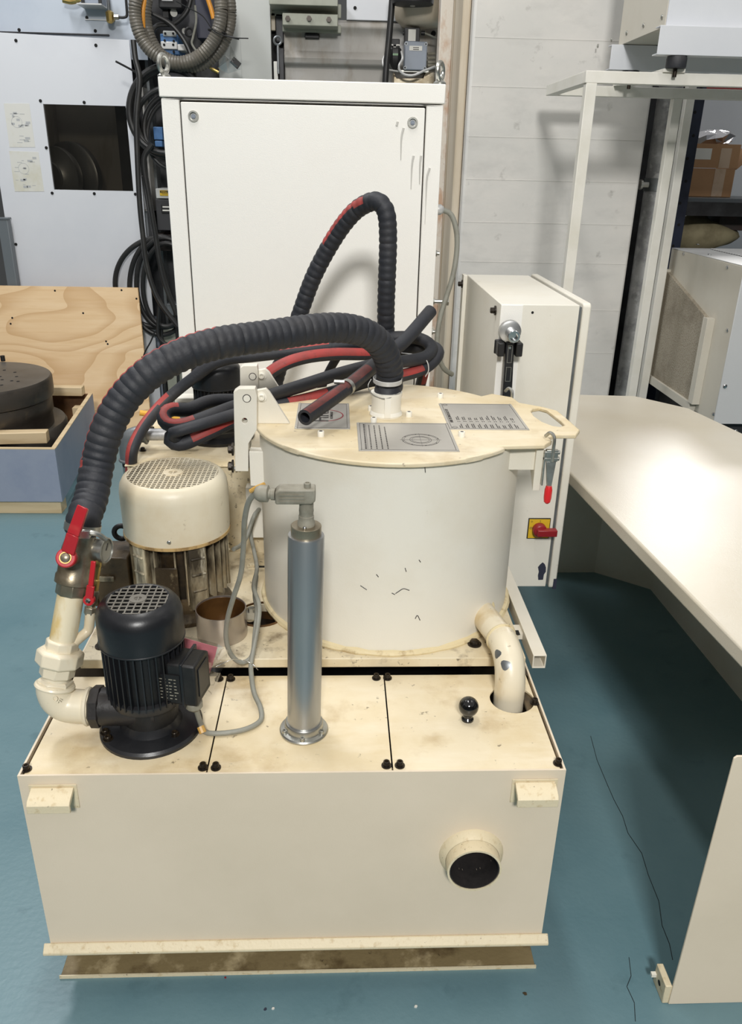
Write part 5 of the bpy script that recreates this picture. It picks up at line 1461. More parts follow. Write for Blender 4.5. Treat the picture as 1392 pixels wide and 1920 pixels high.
while y < gy1:
    g.box(gx0, 2.55, y - 0.003, y + 0.003, QZ + 0.004, QZ + 0.009)
    y += 0.026
x = gx0
while x < 2.55:
    g.hexa([(x - 0.003, gy0, QZ + 0.004), (x + 0.003, gy0, QZ + 0.004), (x + 0.203, gy1, QZ + 0.004), (x + 0.197, gy1, QZ + 0.004)], [(x - 0.003, gy0, QZ + 0.008), (x + 0.003, gy0, QZ + 0.008), (x + 0.203, gy1, QZ + 0.008), (x + 0.197, gy1, QZ + 0.008)])
    x += 0.028
part('top_mesh', g, 'chillerfront', cu)['kind'] = 'stuff'
f0, f1 = px(1258, 510, X=QX), px(1335, 600, X=QX)
fz0 = 0.60
b = MB().hexa([(QX - 0.018, f0.y, fz0), (QX - 0.018, f1.y, fz0), (QX - 0.018, f1.y, f1.z), (QX - 0.018, f0.y, f0.z)], [(QX, f0.y, fz0), (QX, f1.y, fz0), (QX, f1.y, f1.z), (QX, f0.y, f0.z)])
part('filter_pad', b, 'filter', cu)
part('filter_guide', MB().box(QX - 0.035, QX, f1.y - 0.035, f1.y, fz0, f1.z + 0.012).box(QX - 0.035, QX - 0.03, f1.y - 0.0, f1.y + 0.012, fz0, f1.z + 0.012), 'chiller', cu, 0.001)
part('filter_guide', MB().box(QX - 0.035, QX, f0.y, f0.y + 0.02, fz0, f0.z + 0.012), 'chiller', cu, 0.001)
part('filter_tray', MB().box(QX - 0.03, QX, f1.y, f0.y, fz0 - 0.04, fz0), 'chiller', cu, 0.001)
repeat('case_screw', screw(0.0085, (-1, 0, 0), 0.35), 'chrome', cu, [px(a, c, X=QX) for a, c in ((1283, 476), (1365, 501), (1365, 619), (1339, 776))])
repeat('case_screw', screw(0.0095, (0, -1, 0), 0.35), 'chrome', cu, [px(a, c, Y=QY0 - 0.002) for a, c in ((1360, 724), (1380, 809))])
repeat('case_screw', screw(0.009, (0, 0, 1), 0.3), 'chrome', cu, [px(a, c, Z=QZ + 0.003) for a, c in ((1309, 459), (1331, 478))])

# ================================================================ left: crate, rotary table, plywood
cr = thing('crate', 'low blue-grey painted crate holding a dark round machine table', 'crate', (-1.7, 2.95, 0))
CZ = 0.335
f0, f1, r1 = V((-2.25, 2.44, 0)), V((-1.245, 2.44, 0)), V((-1.345, 3.43, 0))
b0 = V((-2.25, 3.43, 0))
th = 0.018


def wallboard(p, q, inward, z0, z1, t=th):
    return MB().hexa([p + V((0, 0, z0)), q + V((0, 0, z0)), q + inward * t + V((0, 0, z0)), p + inward * t + V((0, 0, z0))],
                     [p + V((0, 0, z1)), q + V((0, 0, z1)), q + inward * t + V((0, 0, z1)), p + inward * t + V((0, 0, z1))])


ws_ = part('front_board', wallboard(f0, f1, V((0, 1, 0)), 0.07, CZ), 'crate', cr)
ins = V((-0.99, -0.1, 0))
part('side_board', wallboard(f1 + V((0, 0.018, 0)), r1, ins, 0.07, CZ), 'crate', cr)
part('rear_board', wallboard(b0, r1, V((0, -1, 0)), 0.07, CZ), 'cratein', cr)
part('top_edging', wallboard(f0, f1, V((0, 1, 0)), CZ, CZ + 0.004, 0.022), 'timber', cr)
part('top_edging', wallboard(f1 + V((0, 0.022, 0)), r1, ins, CZ, CZ + 0.004, 0.022), 'timber', cr)
part('crate_floor', MB().box(-2.25, -1.36, 2.46, 3.41, 0.07, 0.085), 'cratein', cr)
part('inner_lining', wallboard(f1 + V((-0.02, 0.02, 0)), r1 + V((-0.02, -0.02, 0)), ins, 0.08, CZ - 0.03, 0.006), 'cratein', cr)
part('skid', MB().box(-2.25, -1.262, 2.46, 2.54, 0, 0.07), 'timber', cr, 0.002)
part('skid', MB().box(-2.25, -1.345, 3.30, 3.38, 0, 0.07), 'timber', cr, 0.002)
part('corner_batten', MB().box(-1.43, -1.37, 3.30, 3.36, 0.085, CZ - 0.05), 'timber', cr)
TCN = V((-1.76, 2.90, 0))
rtb = thing('rotary_table', 'dark round iron machine table stack with drilled holes inside crate', 'machine table', (TCN.x, TCN.y, 0.085))
part('base_disc', MB().lathe([(0.385, 0.085), (0.395, 0.10), (0.395, 0.285), (0.385, 0.30), (0.30, 0.302)], TCN + V((-0.01, 0.08, 0)), n=64), 'castgrey', rtb)
part('body', MB().lathe([(0.30, 0.26), (0.345, 0.30), (0.345, 0.37), (0.352, 0.38), (0.352, 0.44), (0.348, 0.452)], TCN, n=64), 'castdark', rtb)
td = part('face_disc', MB().lathe([(0.352, 0.455), (0.362, 0.46), (0.366, 0.49), (0.366, 0.545), (0.36, 0.555), (0.0, 0.555)], TCN, n=64), 'castdark', rtb)
part('face_top', MB().lathe([(0.357, 0.5545), (0.357, 0.5565), (0.0, 0.5565)], TCN, n=64), 'castgrey', td)
hsp = [px(a, c, Z=0.5568) for a, c in ((8, 694), (28, 698), (0, 706), (4, 712), (22, 714), (34, 715), (31, 706), (3, 722))]
repeat('drilled_hole', MB().cyl((0, 0, 0), (0, 0, 0.0006), 0.008, n=12), 'hole', td, hsp)
kq = px(6, 677, Z=0.5565)
part('locating_pin', MB().cyl(kq, kq + V((0, 0, 0.03)), 0.012, n=12), 'blackm', td)
lg0, lg1 = px(-60, 800, Z=0.36), px(97, 794, Z=0.335)
tbn = V((0.30, 0, 0))
b = MB(Matrix.Translation((-1.43, 2.60, 0.345)) @ Matrix.Rotation(0.10, 4, 'Z')).box(-0.55, 0.10, -0.03, 0.03, -0.028, 0.028)
single('timber_batten', b, 'timber', 'pale timber batten wedged under the dark round table, nearer one', 'batten', (-1.6, 2.6, 0.317), bevel=0.003)
b = MB().box(-1.80, -1.375, 3.335, 3.395, 0.345, 0.395)
single('timber_batten', b, 'timber', 'pale timber batten across crate corner before the plywood, farther one', 'batten', (-1.6, 3.36, 0.345), bevel=0.003)
ply0, ply1 = px(258, 540, Y=3.84), px(283, 790, Y=3.64)
b = MB().hexa([(-2.4, 3.60, 0), (ply1.x + 0.01, 3.60, 0), (ply1.x + 0.01, 3.618, 0), (-2.4, 3.618, 0)], [(-2.4, 3.84, ply0.z), (ply0.x, 3.84, ply0.z), (ply0.x, 3.858, ply0.z), (-2.4, 3.858, ply0.z)])
pw = thing('plywood_sheet', 'pale plywood sheet leaning on the white machine panel behind crate', 'plywood', (-1.6, 3.61, 0))
part('face_veneer', b, 'ply', pw)
sl_ = (3.84 - 3.60) / ply0.z


def onply(a, c):
    p = px(a, c, Y=3.7)
    for _ in range(12):
        p = px(a, c, Y=3.60 + sl_ * p.z - 0.001)
    return p


repeat('nail_hole', MB().lathe([(0.006, 0), (0.006, 0.0008)], (0, 0, 0), (0, -1, 0.1), 8), 'hole', pw, [onply(a, c) for a, c in ((156, 587), (199, 640), (202, 645), (256, 560), (103, 545), (228, 544), (23, 596), (267, 670), (20, 607))])
part('edge_strip', MB().hexa([(ply1.x + 0.01, 3.60, 0), (ply1.x + 0.012, 3.60, 0), (ply1.x + 0.012, 3.618, 0), (ply1.x + 0.01, 3.618, 0)], [(ply0.x, 3.84, ply0.z), (ply0.x + 0.002, 3.84, ply0.z), (ply0.x + 0.002, 3.858, ply0.z), (ply0.x, 3.858, ply0.z)]), 'plyedge', pw)

# ================================================================ left: white machine enclosure
EYY = 3.95
mc = thing('machine_enclosure', 'white sheet metal machine enclosure with smoked window and faded diagrams', 'machine', (-1.7, 4.2, 0))
ex0, ex1 = px(14, 440, Y=EYY).x, px(262, 300, Y=EYY).x
ez1 = px(100, 67, Y=EYY).z
wq = pxz(((81, 195), (237, 199), (249, 358), (101, 356)), EYY)
wx0, wx1 = (wq[0][0] + wq[3][0]) / 2, (wq[1][0] + wq[2][0]) / 2
wz0, wz1 = (wq[2][1] + wq[3][1]) / 2, (wq[0][1] + wq[1][1]) / 2
part('front_sheet', MB().plate([(ex0, 0.02), (ex1, 0.02), (ex1, ez1 - 0.01), (ex0, ez1 + 0.012)], [[(wx0, wz0), (wx1, wz0), (wx1, wz1), (wx0, wz1)]], fxz, EYY, EYY + 0.012), 'white', mc, 0.001)
wn = part('window_pane', MB().box(wx0 - 0.02, wx1 + 0.02, EYY + 0.013, EYY + 0.018, wz0 - 0.02, wz1 + 0.02), 'window', mc)
b = MB().box(wx0 - 0.1, wx1 + 0.1, EYY + 0.50, EYY + 0.51, wz0 - 0.1, wz1 + 0.1)
b.box(wx0 - 0.1, wx0 - 0.09, EYY + 0.02, EYY + 0.5, wz0 - 0.1, wz1 + 0.1).box(wx1 + 0.09, wx1 + 0.1, EYY + 0.02, EYY + 0.5, wz0 - 0.1, wz1 + 0.1)
b.box(wx0 - 0.1, wx1 + 0.1, EYY + 0.02, EYY + 0.5, wz0 - 0.11, wz0 - 0.1)
part('inner_bay', b, 'cast', mc)
dc = px(112, 333, Y=EYY + 0.25)
part('spindle_disc', MB().lathe([(0.20, 0), (0.205, 0.012), (0.205, 0.05), (0.19, 0.06)], dc + V((0.06, 0.12, 0)), (-0.4, -1, 0), 48), 'steel', mc)
part('spindle_disc', MB().lathe([(0.17, 0), (0.175, 0.012), (0.175, 0.05), (0.12, 0.06), (0.09, 0.08), (0.09, 0.1), (0.05, 0.1)], dc, (-0.4, -1, 0), 48), 'steel', mc)
uq = px(110, 30, Y=EYY + 0.06)
part('upper_sheet', MB().box(-2.4, px(262, 60, Y=EYY).x + 0.02, EYY + 0.06, EYY + 0.07, 2.10, 2.62), 'bluewhite', mc)
part('seam_line', MB().box(ex0, px(200, 60, Y=EYY).x, EYY + 0.045, EYY + 0.06, ez1 + 0.014, ez1 + 0.02), 'dark', mc)
plugs = [px(a, c, Y=EYY) for a, c in ((30, 76), (180, 85), (76, 189), (158, 192), (87, 277), (98, 362), (177, 363), (254, 364), (30, 458))]
repeat('panel_plug', MB().lathe([(0.0085, 0), (0.0085, 0.003), (0.006, 0.005)], (0, 0, 0), (0, -1, 0), 12), 'hole', mc, plugs)
repeat('panel_plug', MB().lathe([(0.0085, 0), (0.0085, 0.003), (0.006, 0.005)], (0, 0, 0), (0, -1, 0), 12), 'hole', mc, [px(a, c, Y=EYY + 0.06) for a, c in ((36, 56), (179, 58), (163, 33))])
part('raised_strip', MB().box(px(160, 37, Y=EYY + 0.06).x, px(202, 37, Y=EYY + 0.06).x, EYY + 0.052, EYY + 0.06, px(180, 38.5, Y=EYY + 0.06).z, px(180, 36.5, Y=EYY + 0.06).z), 'palegrey', mc)
for qd, seed in ((((7, 194), (55, 194), (66, 276), (18, 276)), 2), (((17, 283), (72, 285), (83, 359), (28, 359)), 9)):
    pq = pxz(qd, EYY)
    sh_ = part('diagram_sheet', MB().plate([pq[3], pq[2], pq[1], pq[0]], [], fxz, EYY - 0.0012, EYY), 'sheet', mc, label='faded paper sheet with pale diagrams')
    random.seed(seed)
    dg = MB()
    o3, u3, v3 = V(pq[0]), V(pq[1]) - V(pq[0]), V(pq[3]) - V(pq[0])
    for _ in range(18):
        s, t_ = random.uniform(0.08, 0.8), random.uniform(0.08, 0.9)
        p = o3 + u3 * s + v3 * t_
        w_, h_ = random.uniform(0.012, 0.03), random.choice((0.003, 0.003, 0.012))
        dg.box(p.x, p.x + w_, EYY - 0.0016, EYY - 0.0011, p.y - h_, p.y)
    p = o3 + u3 * 0.42 + v3 * 0.42
    dg.lathe([(0.03, 0), (0.03, 0.0004), (0.028, 0.0004), (0.028, 0)], (p.x, EYY - 0.0012, p.y), (0, -1, 0), 32, closed=True)
    part('faded_print', dg, 'pencil', sh_)['kind'] = 'stuff'
px0 = px(8, 450, Y=3.86)
gpst = thing('grey_post', 'slim grey steel post standing left of the white enclosure panel', 'post', (px(14, 480, Y=3.86).x, 3.9, 0))
part('tube_post', MB().box(px(5, 480, Y=3.88).x, px(24, 480, Y=3.88).x, 3.88, 3.93, 0, 1.25), 'post', gpst, 0.004)
part('post_cap', MB().box(px(5, 480, Y=3.88).x - 0.004, px(24, 480, Y=3.88).x + 0.004, 3.876, 3.934, 1.25, 1.26), 'post', gpst, 0.001)
# valve head at the top left
vt = thing('lubricator', 'small dark glass-fronted oil unit and brass fitting, top left corner', 'oil unit', px(185, 5, Y=3.95))
b0_, b1_ = px(152, 8, Y=3.93), px(192, -30, Y=3.93)
part('tray', MB().box(px(148, 10, Y=3.9).x, px(194, 10, Y=3.9).x, 3.86, 4.01, px(170, 11, Y=3.9).z, px(170, 8.5, Y=3.9).z), 'palegrey', vt)
part('reservoir', MB().box(px(158, 5, Y=3.9).x, px(190, 5, Y=3.9).x, 3.88, 4.01, px(170, 8, Y=3.9).z, px(170, -40, Y=3.9).z), 'bluegrey', vt, 0.004)
part('frame_bars', MB().box(px(155, 5, Y=3.9).x, px(161, 5, Y=3.9).x, 3.872, 3.88, px(170, 8, Y=3.9).z, px(170, -40, Y=3.9).z).box(px(187, 5, Y=3.9).x, px(193, 5, Y=3.9).x, 3.872, 3.88, px(170, 8, Y=3.9).z, px(170, -40, Y=3.9).z), 'blackm', vt)['kind'] = 'stuff'
bq = px(206, 32, Y=3.93)
part('brass_fitting', MB().lathe([(0.010, -0.03), (0.02, -0.022), (0.022, 0.022), (0.012, 0.03)], bq, (0, 0, 1), 8).cyl(bq, bq + V((0, 0.08, 0)), 0.01, n=10), 'brass', vt)
part('nut', MB().cyl(bq + V((0.024, 0, 0)), bq + V((0.048, 0, 0)), 0.0125, n=6), 'nickel', vt)
part('steel_stem', MB().cyl(bq + V((0, 0, 0.028)), bq + V((0, 0, 0.14)), 0.009, n=10), 'gal2', vt)
part('pipe_bend', MB().tube([bq + V((0.045, 0, 0)), bq + V((0.075, 0, 0)), bq + V((0.092, 0, 0.01)), bq + V((0.095, 0, 0.05)), bq + V((0.095, 0, 0.16))], 0.007, n=10), 'blackcable', vt)
part('ochre_pipe', MB().tube([px(118, 0, Y=3.95), px(135, 3, Y=3.95), px(152, -3, Y=3.95)], 0.014, n=10), 'brass', vt)

# ================================================================ cable column between the machines
ccb = thing('cable_riser', 'dark riser plate with terminal gear between enclosure and white cabinet', 'riser', (-0.8, 4.2, 0))
rx0, rx1 = px(225, 300, Y=4.2).x, px(335, 300, Y=4.2).x
part('back_plate', MB().box(rx0, px(436, 100, Y=4.2).x, 4.20, 4.22, 0, 2.62), 'dark', ccb)
part('lower_plate', MB().box(px(268, 650, Y=4.05).x, px(300, 650, Y=4.05).x, 4.05, 4.2, 0, px(285, 600, Y=4.05).z), 'bluegrey', ccb, 0.004)
part('lower_box', MB().box(px(308, 650, Y=3.98).x, px(345, 650, Y=3.98).x, 3.98, 4.2, 0, px(320, 617, Y=3.98).z), 'greenish', ccb, 0.006)
part('rail', MB().box(px(288, 300, Y=4.1).x, px(293, 300, Y=4.1).x, 4.08, 4.2, 0.2, 2.4), 'gal2', ccb)
part('pale_strip', MB().box(px(268, 400, Y=4.0).x, px(276, 400, Y=4.0).x, 4.0, 4.2, px(270, 460, Y=4.0).z, px(270, 330, Y=4.0).z), 'white', ccb)


def dev(name, mt, x0, y0, x1, y1, Y, depth, label=None, bev=0.004):
    a, c = px(x0, y1, Y=Y), px(x1, y0, Y=Y)
    return part(name, MB().box(a.x, c.x, Y, Y + depth, a.z, c.z), mt, ccb, bev, label=label)


dev('slate_block', 'navyblock', 370, -12, 394, 72, 3.95, 0.2)
d1 = dev('valve_block', 'blue', 303, 64, 334, 102, 3.93, 0.2, 'blue valve block')
dev('valve_face', 'palegrey', 302, 78, 332, 92, 3.915, 0.015, 'pale valve face')
dev('valve_cap', 'greyp', 306, 58, 330, 68, 3.92, 0.1)
dev('valve_plug', 'palegrey', 333, 83, 347, 95, 3.92, 0.1)
repeat('valve_hole', MB().cyl((0, 0, 0), (0, -0.0015, 0), 0.0065, n=10), 'hole', ccb, [px(a, c, Y=3.914) for a, c in ((309, 76), (326, 77), (308, 84), (325, 84), (326, 97), (310, 63), (325, 63))])
dev('top_block', 'blackm', 298, -10, 340, 14, 3.9, 0.2)
dev('top_label', 'palegrey', 303, -8, 324, 2, 3.89, 0.01)
dev('coupling', 'blackm', 305, 16, 316, 34, 3.95, 0.1)
part('round_cap', MB().cyl(px(326, 24, Y=4.0), px(326, 24, Y=3.95), 0.019, n=20).cyl(px(346, 58, Y=4.0), px(346, 58, Y=3.97), 0.014, n=16), 'label', ccb)['kind'] = 'stuff'
part('ring_clamp', MB().torus(px(355, 60, Y=3.93), 0.02, 0.007, (0, -1, 0.2), 24, 8), 'blackm', ccb)
dev('blue_relay', 'blue', 289, 238, 304, 262, 3.95, 0.12)
dev('blue_relay', 'blue', 291, 264, 304, 275, 3.95, 0.12)
dev('grey_cover', 'greyp', 293, 354, 320, 372, 3.90, 0.2)
yl = dev('warning_sticker', 'yellow', 300, 357, 318, 367, 3.895, 0.005)
w_ = px(308, 362, Y=3.894)
part('sticker_bar', MB().box(px(300, 360, Y=3.89).x, px(318, 360, Y=3.89).x, 3.8935, 3.895, px(310, 361.5, Y=3.89).z, px(310, 357.5, Y=3.89).z), 'blackm', yl)
text('lettering', 'VARO', 0.013, px(307.5, 359.5, Y=3.893), (1, 0, 0), (0, 0, 1), 'yellow', yl)
part('fine_print', MB().box(px(303, 362, Y=3.89).x, px(316, 362, Y=3.89).x, 3.8935, 3.895, px(310, 364, Y=3.89).z, px(310, 363.3, Y=3.89).z), 'ink', yl)
dev('drive_box', 'dark', 296, 374, 322, 432, 3.9, 0.2)
dev('drive_panel', 'blackm', 303, 383, 322, 400, 3.893, 0.01)
for y_ in (387, 393.5):
    dev('pale_slot', 'label', 305, y_, 322, y_ + 2.2, 3.888, 0.005, bev=0)
dev('contactor', 'brownbox', 288, 440, 320, 470, 3.95, 0.2)
dev('clear_bowl', 'gal2', 314, 570, 345, 592, 3.95, 0.12)

# hanging coils: ribbed grey conduit in front, black cables behind
YC = 3.66


def ring_path(cx, cy, rx, ry, Y, n=20, a0=0, a1=2 * PI, tilt=0, dy=0.0):
    out = []
    for k in range(n + 1):
        a = a0 + (a1 - a0) * k / n
        out.append(px(cx + rx * math.cos(a) + tilt * math.sin(a), cy + ry * math.sin(a), Y=Y + dy * k / n))
    return out


cdt = thing('conduit_coil', 'big coil of grey ribbed conduit hanging above the cabinet corner', 'conduit', px(335, 130, Y=YC))
part('conduit_turn', MB().tube(ring_path(334, 18, 81, 100, YC, 24), 0.033, n=16, step=0.0052, rf=ribbed(0.0335, 0.0150, 0.0050)), 'conduit', cdt)
part('conduit_turn', MB().tube(ring_path(353, 24, 80, 102, YC + 0.07, 24), 0.031, n=16, step=0.0052, rf=ribbed(0.0315, 0.0150, 0.0050)), 'conduit', cdt)
cend = [px(266, 56, Y=YC + 0.05), px(282, 82, Y=YC + 0.06), px(305, 104, Y=YC + 0.07), px(335, 116, Y=YC + 0.09), px(368, 112, Y=YC + 0.12)]
part('conduit_end', MB().tube(cend, 0.027, n=14, step=0.0052, rf=ribbed(0.0290, 0.0150, 0.0045)), 'conduit', cdt)
part('cable_tie', MB().torus(px(408, 60, Y=YC + 0.02), 0.046, 0.005, (0.2, 0, 1), 24, 6).cyl(px(420, 66, Y=YC), px(448, 73, Y=YC - 0.03), 0.005, n=6), 'blackm', cdt)
single('orange_cable', MB().tube([px(270, 56, Y=YC + 0.05), px(268, 38, Y=YC + 0.04), px(269, 12, Y=YC + 0.04), px(277, -14, Y=YC + 0.06), px(300, -70, Y=YC + 0.1), px(350, -75, Y=YC + 0.1), px(384, -14, Y=YC + 0.08), px(394, 10, Y=YC + 0.07), px(401, 35, Y=YC + 0.07)], 0.0125, n=12), 'orange', 'orange cable coming out of the grey ribbed conduit', 'cable', px(266, 54, Y=YC + 0.07))

grp = 'black cables hung beside the cabinet'
n_ = 0
specs = [(312, 205, 70, 82, 3.70, 0.0165, 'thick black cable looped beside the white cabinet, outermost of middle coil'),
         (318, 212, 72, 82, 3.74, 0.0155, 'black cable loop just inside outermost turn of the middle coil'),
         (318, 226, 62, 62, 3.72, 0.0145, 'black cable loop in the middle coil behind its outer turns'),
         (322, 238, 52, 62, 3.76, 0.0135, 'small inner black cable loop of the middle coil'),
         (326, 252, 50, 66, 3.78, 0.0125, 'lowest black cable loop of the middle coil'),
         (300, 530, 84, 84, 3.925, 0.0155, 'black cable loop behind plywood corner, widest of lower coil'),
         (303, 536, 60, 92, 3.915, 0.0150, 'black cable loop of the lower coil, second from outside'),
         (308, 530, 52, 84, 3.90, 0.0150, 'black cable loop of the lower coil, third from outside'),
         (312, 534, 44, 78, 3.885, 0.0145, 'narrow black cable loop innermost in the lower coil')]
for cx_, cy_, rx_, ry_, yy, r_, lb_ in specs:
    pts = ring_path(cx_, cy_, rx_, ry_, yy, 18, -0.4, 2 * PI - 0.5, dy=(-0.02 if cy_ > 400 else 0.03))
    single('black_cable', MB().tube(pts, r_, n=10, step=0.02), 'blackcable', lb_, 'cable', pts[0])
runs = [([(250, 75), (254, 110), (262, 150), (256, 220), (258, 300), (262, 380), (268, 440), (276, 500), (296, 560), (334, 612)], 3.62, 0.0145, 'long black cable hanging straight down by the smoked window'),
        ([(286, 270), (270, 300), (280, 370), (290, 430), (306, 520), (332, 590)], 3.68, 0.0150, 'black cable dropping behind the long hanging one'),
        ([(300, 560), (296, 610), (298, 632), (312, 645), (340, 660)], 3.74, 0.0100, 'short black cable bending under the lower coil'),
        ([(262, 14), (290, 28), (320, 45), (345, 75), (360, 110), (366, 150)], 3.80, 0.0125, 'black cable crossing behind the ribbed conduit'),
        ([(360, -10), (350, 22), (325, 45), (290, 52), (284, 100)], 3.82, 0.0125, 'black cable curving through middle of the conduit coil'),
        ([(300, 585), (304, 640), (306, 690), (310, 740), (316, 800)], 3.90, 0.0120, 'black cable going down beside the grey lower box'),
        ([(268, 330), (280, 400), (297, 470), (316, 540), (330, 600), (334, 700), (336, 806)], 3.78, 0.0090, 'thin black cable slanting through the lower coil')]
for pts, yy, r_, lb_ in runs:
    P_ = [px(a, c, Y=yy) for a, c in pts]
    single('black_cable', MB().tube(P_, r_, n=10, step=0.02), 'blackcable', lb_, 'cable', P_[0])
P_ = [px(a, c, Y=3.80) for a, c in ((366, 10), (368, 40), (362, 70), (360, 82), (368, 96), (372, 106))]
single('grey_wire', MB().tube(P_, 0.006, n=8), 'cable', 'pale grey wire by the slate block inside the conduit coil', 'wire', P_[0])
P_ = [px(a, c, Y=3.62) for a, c in ((330, 2), (352, 14), (380, 30), (402, 58), (434, 70), (466, 72))]
single('thin_wire', MB().tube(P_, 0.0028, n=6), 'blackcable', 'thin dark wire stretched across the ribbed conduit coil', 'wire', P_[0])
P_ = [px(217, 115, Y=3.68), px(236, 125, Y=3.68), px(258, 137, Y=3.69)]
single('tie_tail', MB().tube(P_, 0.0055, n=6), 'blackm', 'black cable tie tail sticking out over the white panel', 'cable tie', P_[0])
P_ = [px(290, 622, Y=3.72), px(283, 640, Y=3.71), px(272, 660, Y=3.70), px(268, 675, Y=3.70)]
single('tie_tail', MB().tube(P_, 0.005, n=6), 'blackm', 'black cable tie tail hanging below lower coil beside the plywood', 'cable tie', P_[0])
bgs = thing('parts_bag', 'clear plastic bag with a black chip and brass fitting behind the cabinet', 'bag', px(425, 130, Y=3.75))
bl = [px(a, c, Y=3.75) for a, c in ((410, 92), (432, 84), (446, 112), (452, 130), (428, 138), (408, 128))]
cb_ = px(430, 112, Y=3.70)
fm = MB()
vs = [fm._v(p) for p in bl]
cv_ = fm._v(cb_)
cv2 = fm._v(px(422, 104, Y=3.72))
for k in range(6):
    fm._f([vs[k], vs[(k + 1) % 6], cv_ if k % 2 else cv2])
part('clear_film', fm, 'film', bgs, smooth=0)
part('black_chip', MB(Matrix.Translation(px(442, 118, Y=3.74)) @ Matrix.Rotation(0.7, 4, 'Y')).box(-0.025, 0.025, -0.004, 0.004, -0.018, 0.018), 'blackm', bgs, 0.002)
q = px(410, 136, Y=3.74)
part('brass_fitting', MB().cyl(q, q + V((-0.035, 0, 0.016)), 0.009, n=8).cyl(q + V((-0.035, 0, 0.016)), q + V((-0.06, 0, 0.03)), 0.006, n=8), 'brass', bgs)

# ================================================================ machine behind the cabinet, top middle
MY = 3.95
mm = thing('machine_housing', 'pale grey machine with oily cast body seen above the cabinet', 'machine', (0.1, 4.1, 0))


def pbox(name, mt, x0, y0, x1, y1, Y, depth, bev=0.003, label=None, par=None):
    a, c = px(x0, y1, Y=Y), px(x1, y0, Y=Y)
    if y1 >= 400:
        a.z = 0
    return part(name, MB().box(a.x, c.x, Y, Y + depth, a.z, c.z), mt, par or mm, bev, label=label)


pbox('side_sheet', 'greyp', 424, -20, 461, 400, MY, 0.02)
pbox('corner_seam', 'brownbox', 461, -20, 463, 400, MY + 0.004, 0.03, 0)
pbox('column_sheet', 'greyp', 463.5, -20, 506, 400, MY - 0.02, 0.05)
pbox('upper_beam', 'greenish', 505, -20, 634, 8, 3.78, 0.20)
pbox('beam_back', 'greenish', 505, 8, 640, 30, 3.97, 0.02)
pbox('beam_ledge', 'greenish', 530, 27, 634, 47, 3.80, 0.18, 0.004)
repeat('ledge_bolt', MB().cyl((0, 0, 0), (0, -0.012, 0), 0.014, n=6), 'bolt', mm, [px(a, c, Y=3.80) for a, c in ((540, 35), (580, 35), (617, 37))])
pbox('beam_soffit', 'greenish', 530, 47, 640, 59, 3.92, 0.06)
# cast body with swelling ribs
zt_, zb_ = px(670, 36, Y=MY).z, 1.2
zb_ = px(670, 160, Y=MY).z
prof = [(MY + 0.10, zb_)]
zz_ = [(160, 0.02), (128, 0.02), (122, -0.012), (112, -0.02), (104, -0.012), (98, 0.0), (88, 0.0), (70, 0.01), (60, 0.0), (52, -0.012), (44, -0.008), (38, 0.01)]
for py_, dy_ in zz_:
    prof.append((MY + dy_, px(670, py_, Y=MY).z))
prof.append((MY + 0.10, px(670, 36, Y=MY).z))
cxa, cxb = px(533, 100, Y=MY).x, px(824, 100, Y=MY).x
part('cast_body', MB().plate(prof, [], fyz, cxa, cxb), 'cast', mm, 0.006)
part('lower_casting', MB().box(cxa, cxb, MY + 0.01, MY + 0.11, 0, px(670, 157, Y=MY).z), 'cast', mm, 0.003)
pbox('nameplate_slot', 'blackm', 572, 63, 599, 71, MY - 0.02, 0.04)
pbox('upper_sheet', 'white', 650, -40, 822, 37, MY - 0.01, 0.03)
repeat('sheet_screw', MB().cyl((0, 0, 0), (0, -0.004, 0), 0.009, n=10), 'hole', mm, [px(666, 15, Y=MY - 0.01)])
repeat('drain_hole', MB().cyl((0, 0, 0), (0, -0.004, 0), 0.014, n=12), 'hole', mm, [px(813, 63, Y=MY - 0.03)])
pbox('dark_recess', 'hole', 505, 8, 534, 420, 4.02, 0.02)
pbox('inner_bar', 'beige', 509, 24, 516, 57, 3.97, 0.04)
pbox('inner_bar', 'dark', 518, 26, 531, 80, 3.97, 0.05)
pbox('inner_bar', 'label', 514, 115, 521, 150, 3.93, 0.05)
pbox('inner_bar', 'dark', 524, 90, 532, 150, 3.95, 0.05)
q = px(521, 76, Y=3.90)
part('eye_ring', MB().torus(q, 0.020, 0.006, (0, -1, 0.1), 24, 8).cyl(q + V((0, 0, -0.02)), q + V((0, 0, -0.16)), 0.007, n=10), 'gal2', mm)
# bellied tank with dark collar at the top right
q = px(790, -60, Y=3.98)
part('belly_tank', MB().lathe([(0.02, -0.185), (0.10, -0.178), (0.135, -0.15), (0.15, -0.10), (0.15, 0.1)], V((px(790, 0, Y=3.86).x, 3.86, px(790, 0, Y=3.86).z + 0.055)), n=40), 'beige', mm)
part('dark_collar', MB().lathe([(0.05, -0.02), (0.105, -0.015), (0.11, 0.02), (0.11, 0.1)], V((px(775, 0, Y=3.66).x, 3.66, px(775, 2, Y=3.66).z)), n=40), 'blackm', mm)
q = px(774, 12, Y=3.66)
part('collar_plug', MB().cyl(q, q + V((0, 0, 0.04)), 0.013, n=10), 'rust', mm)

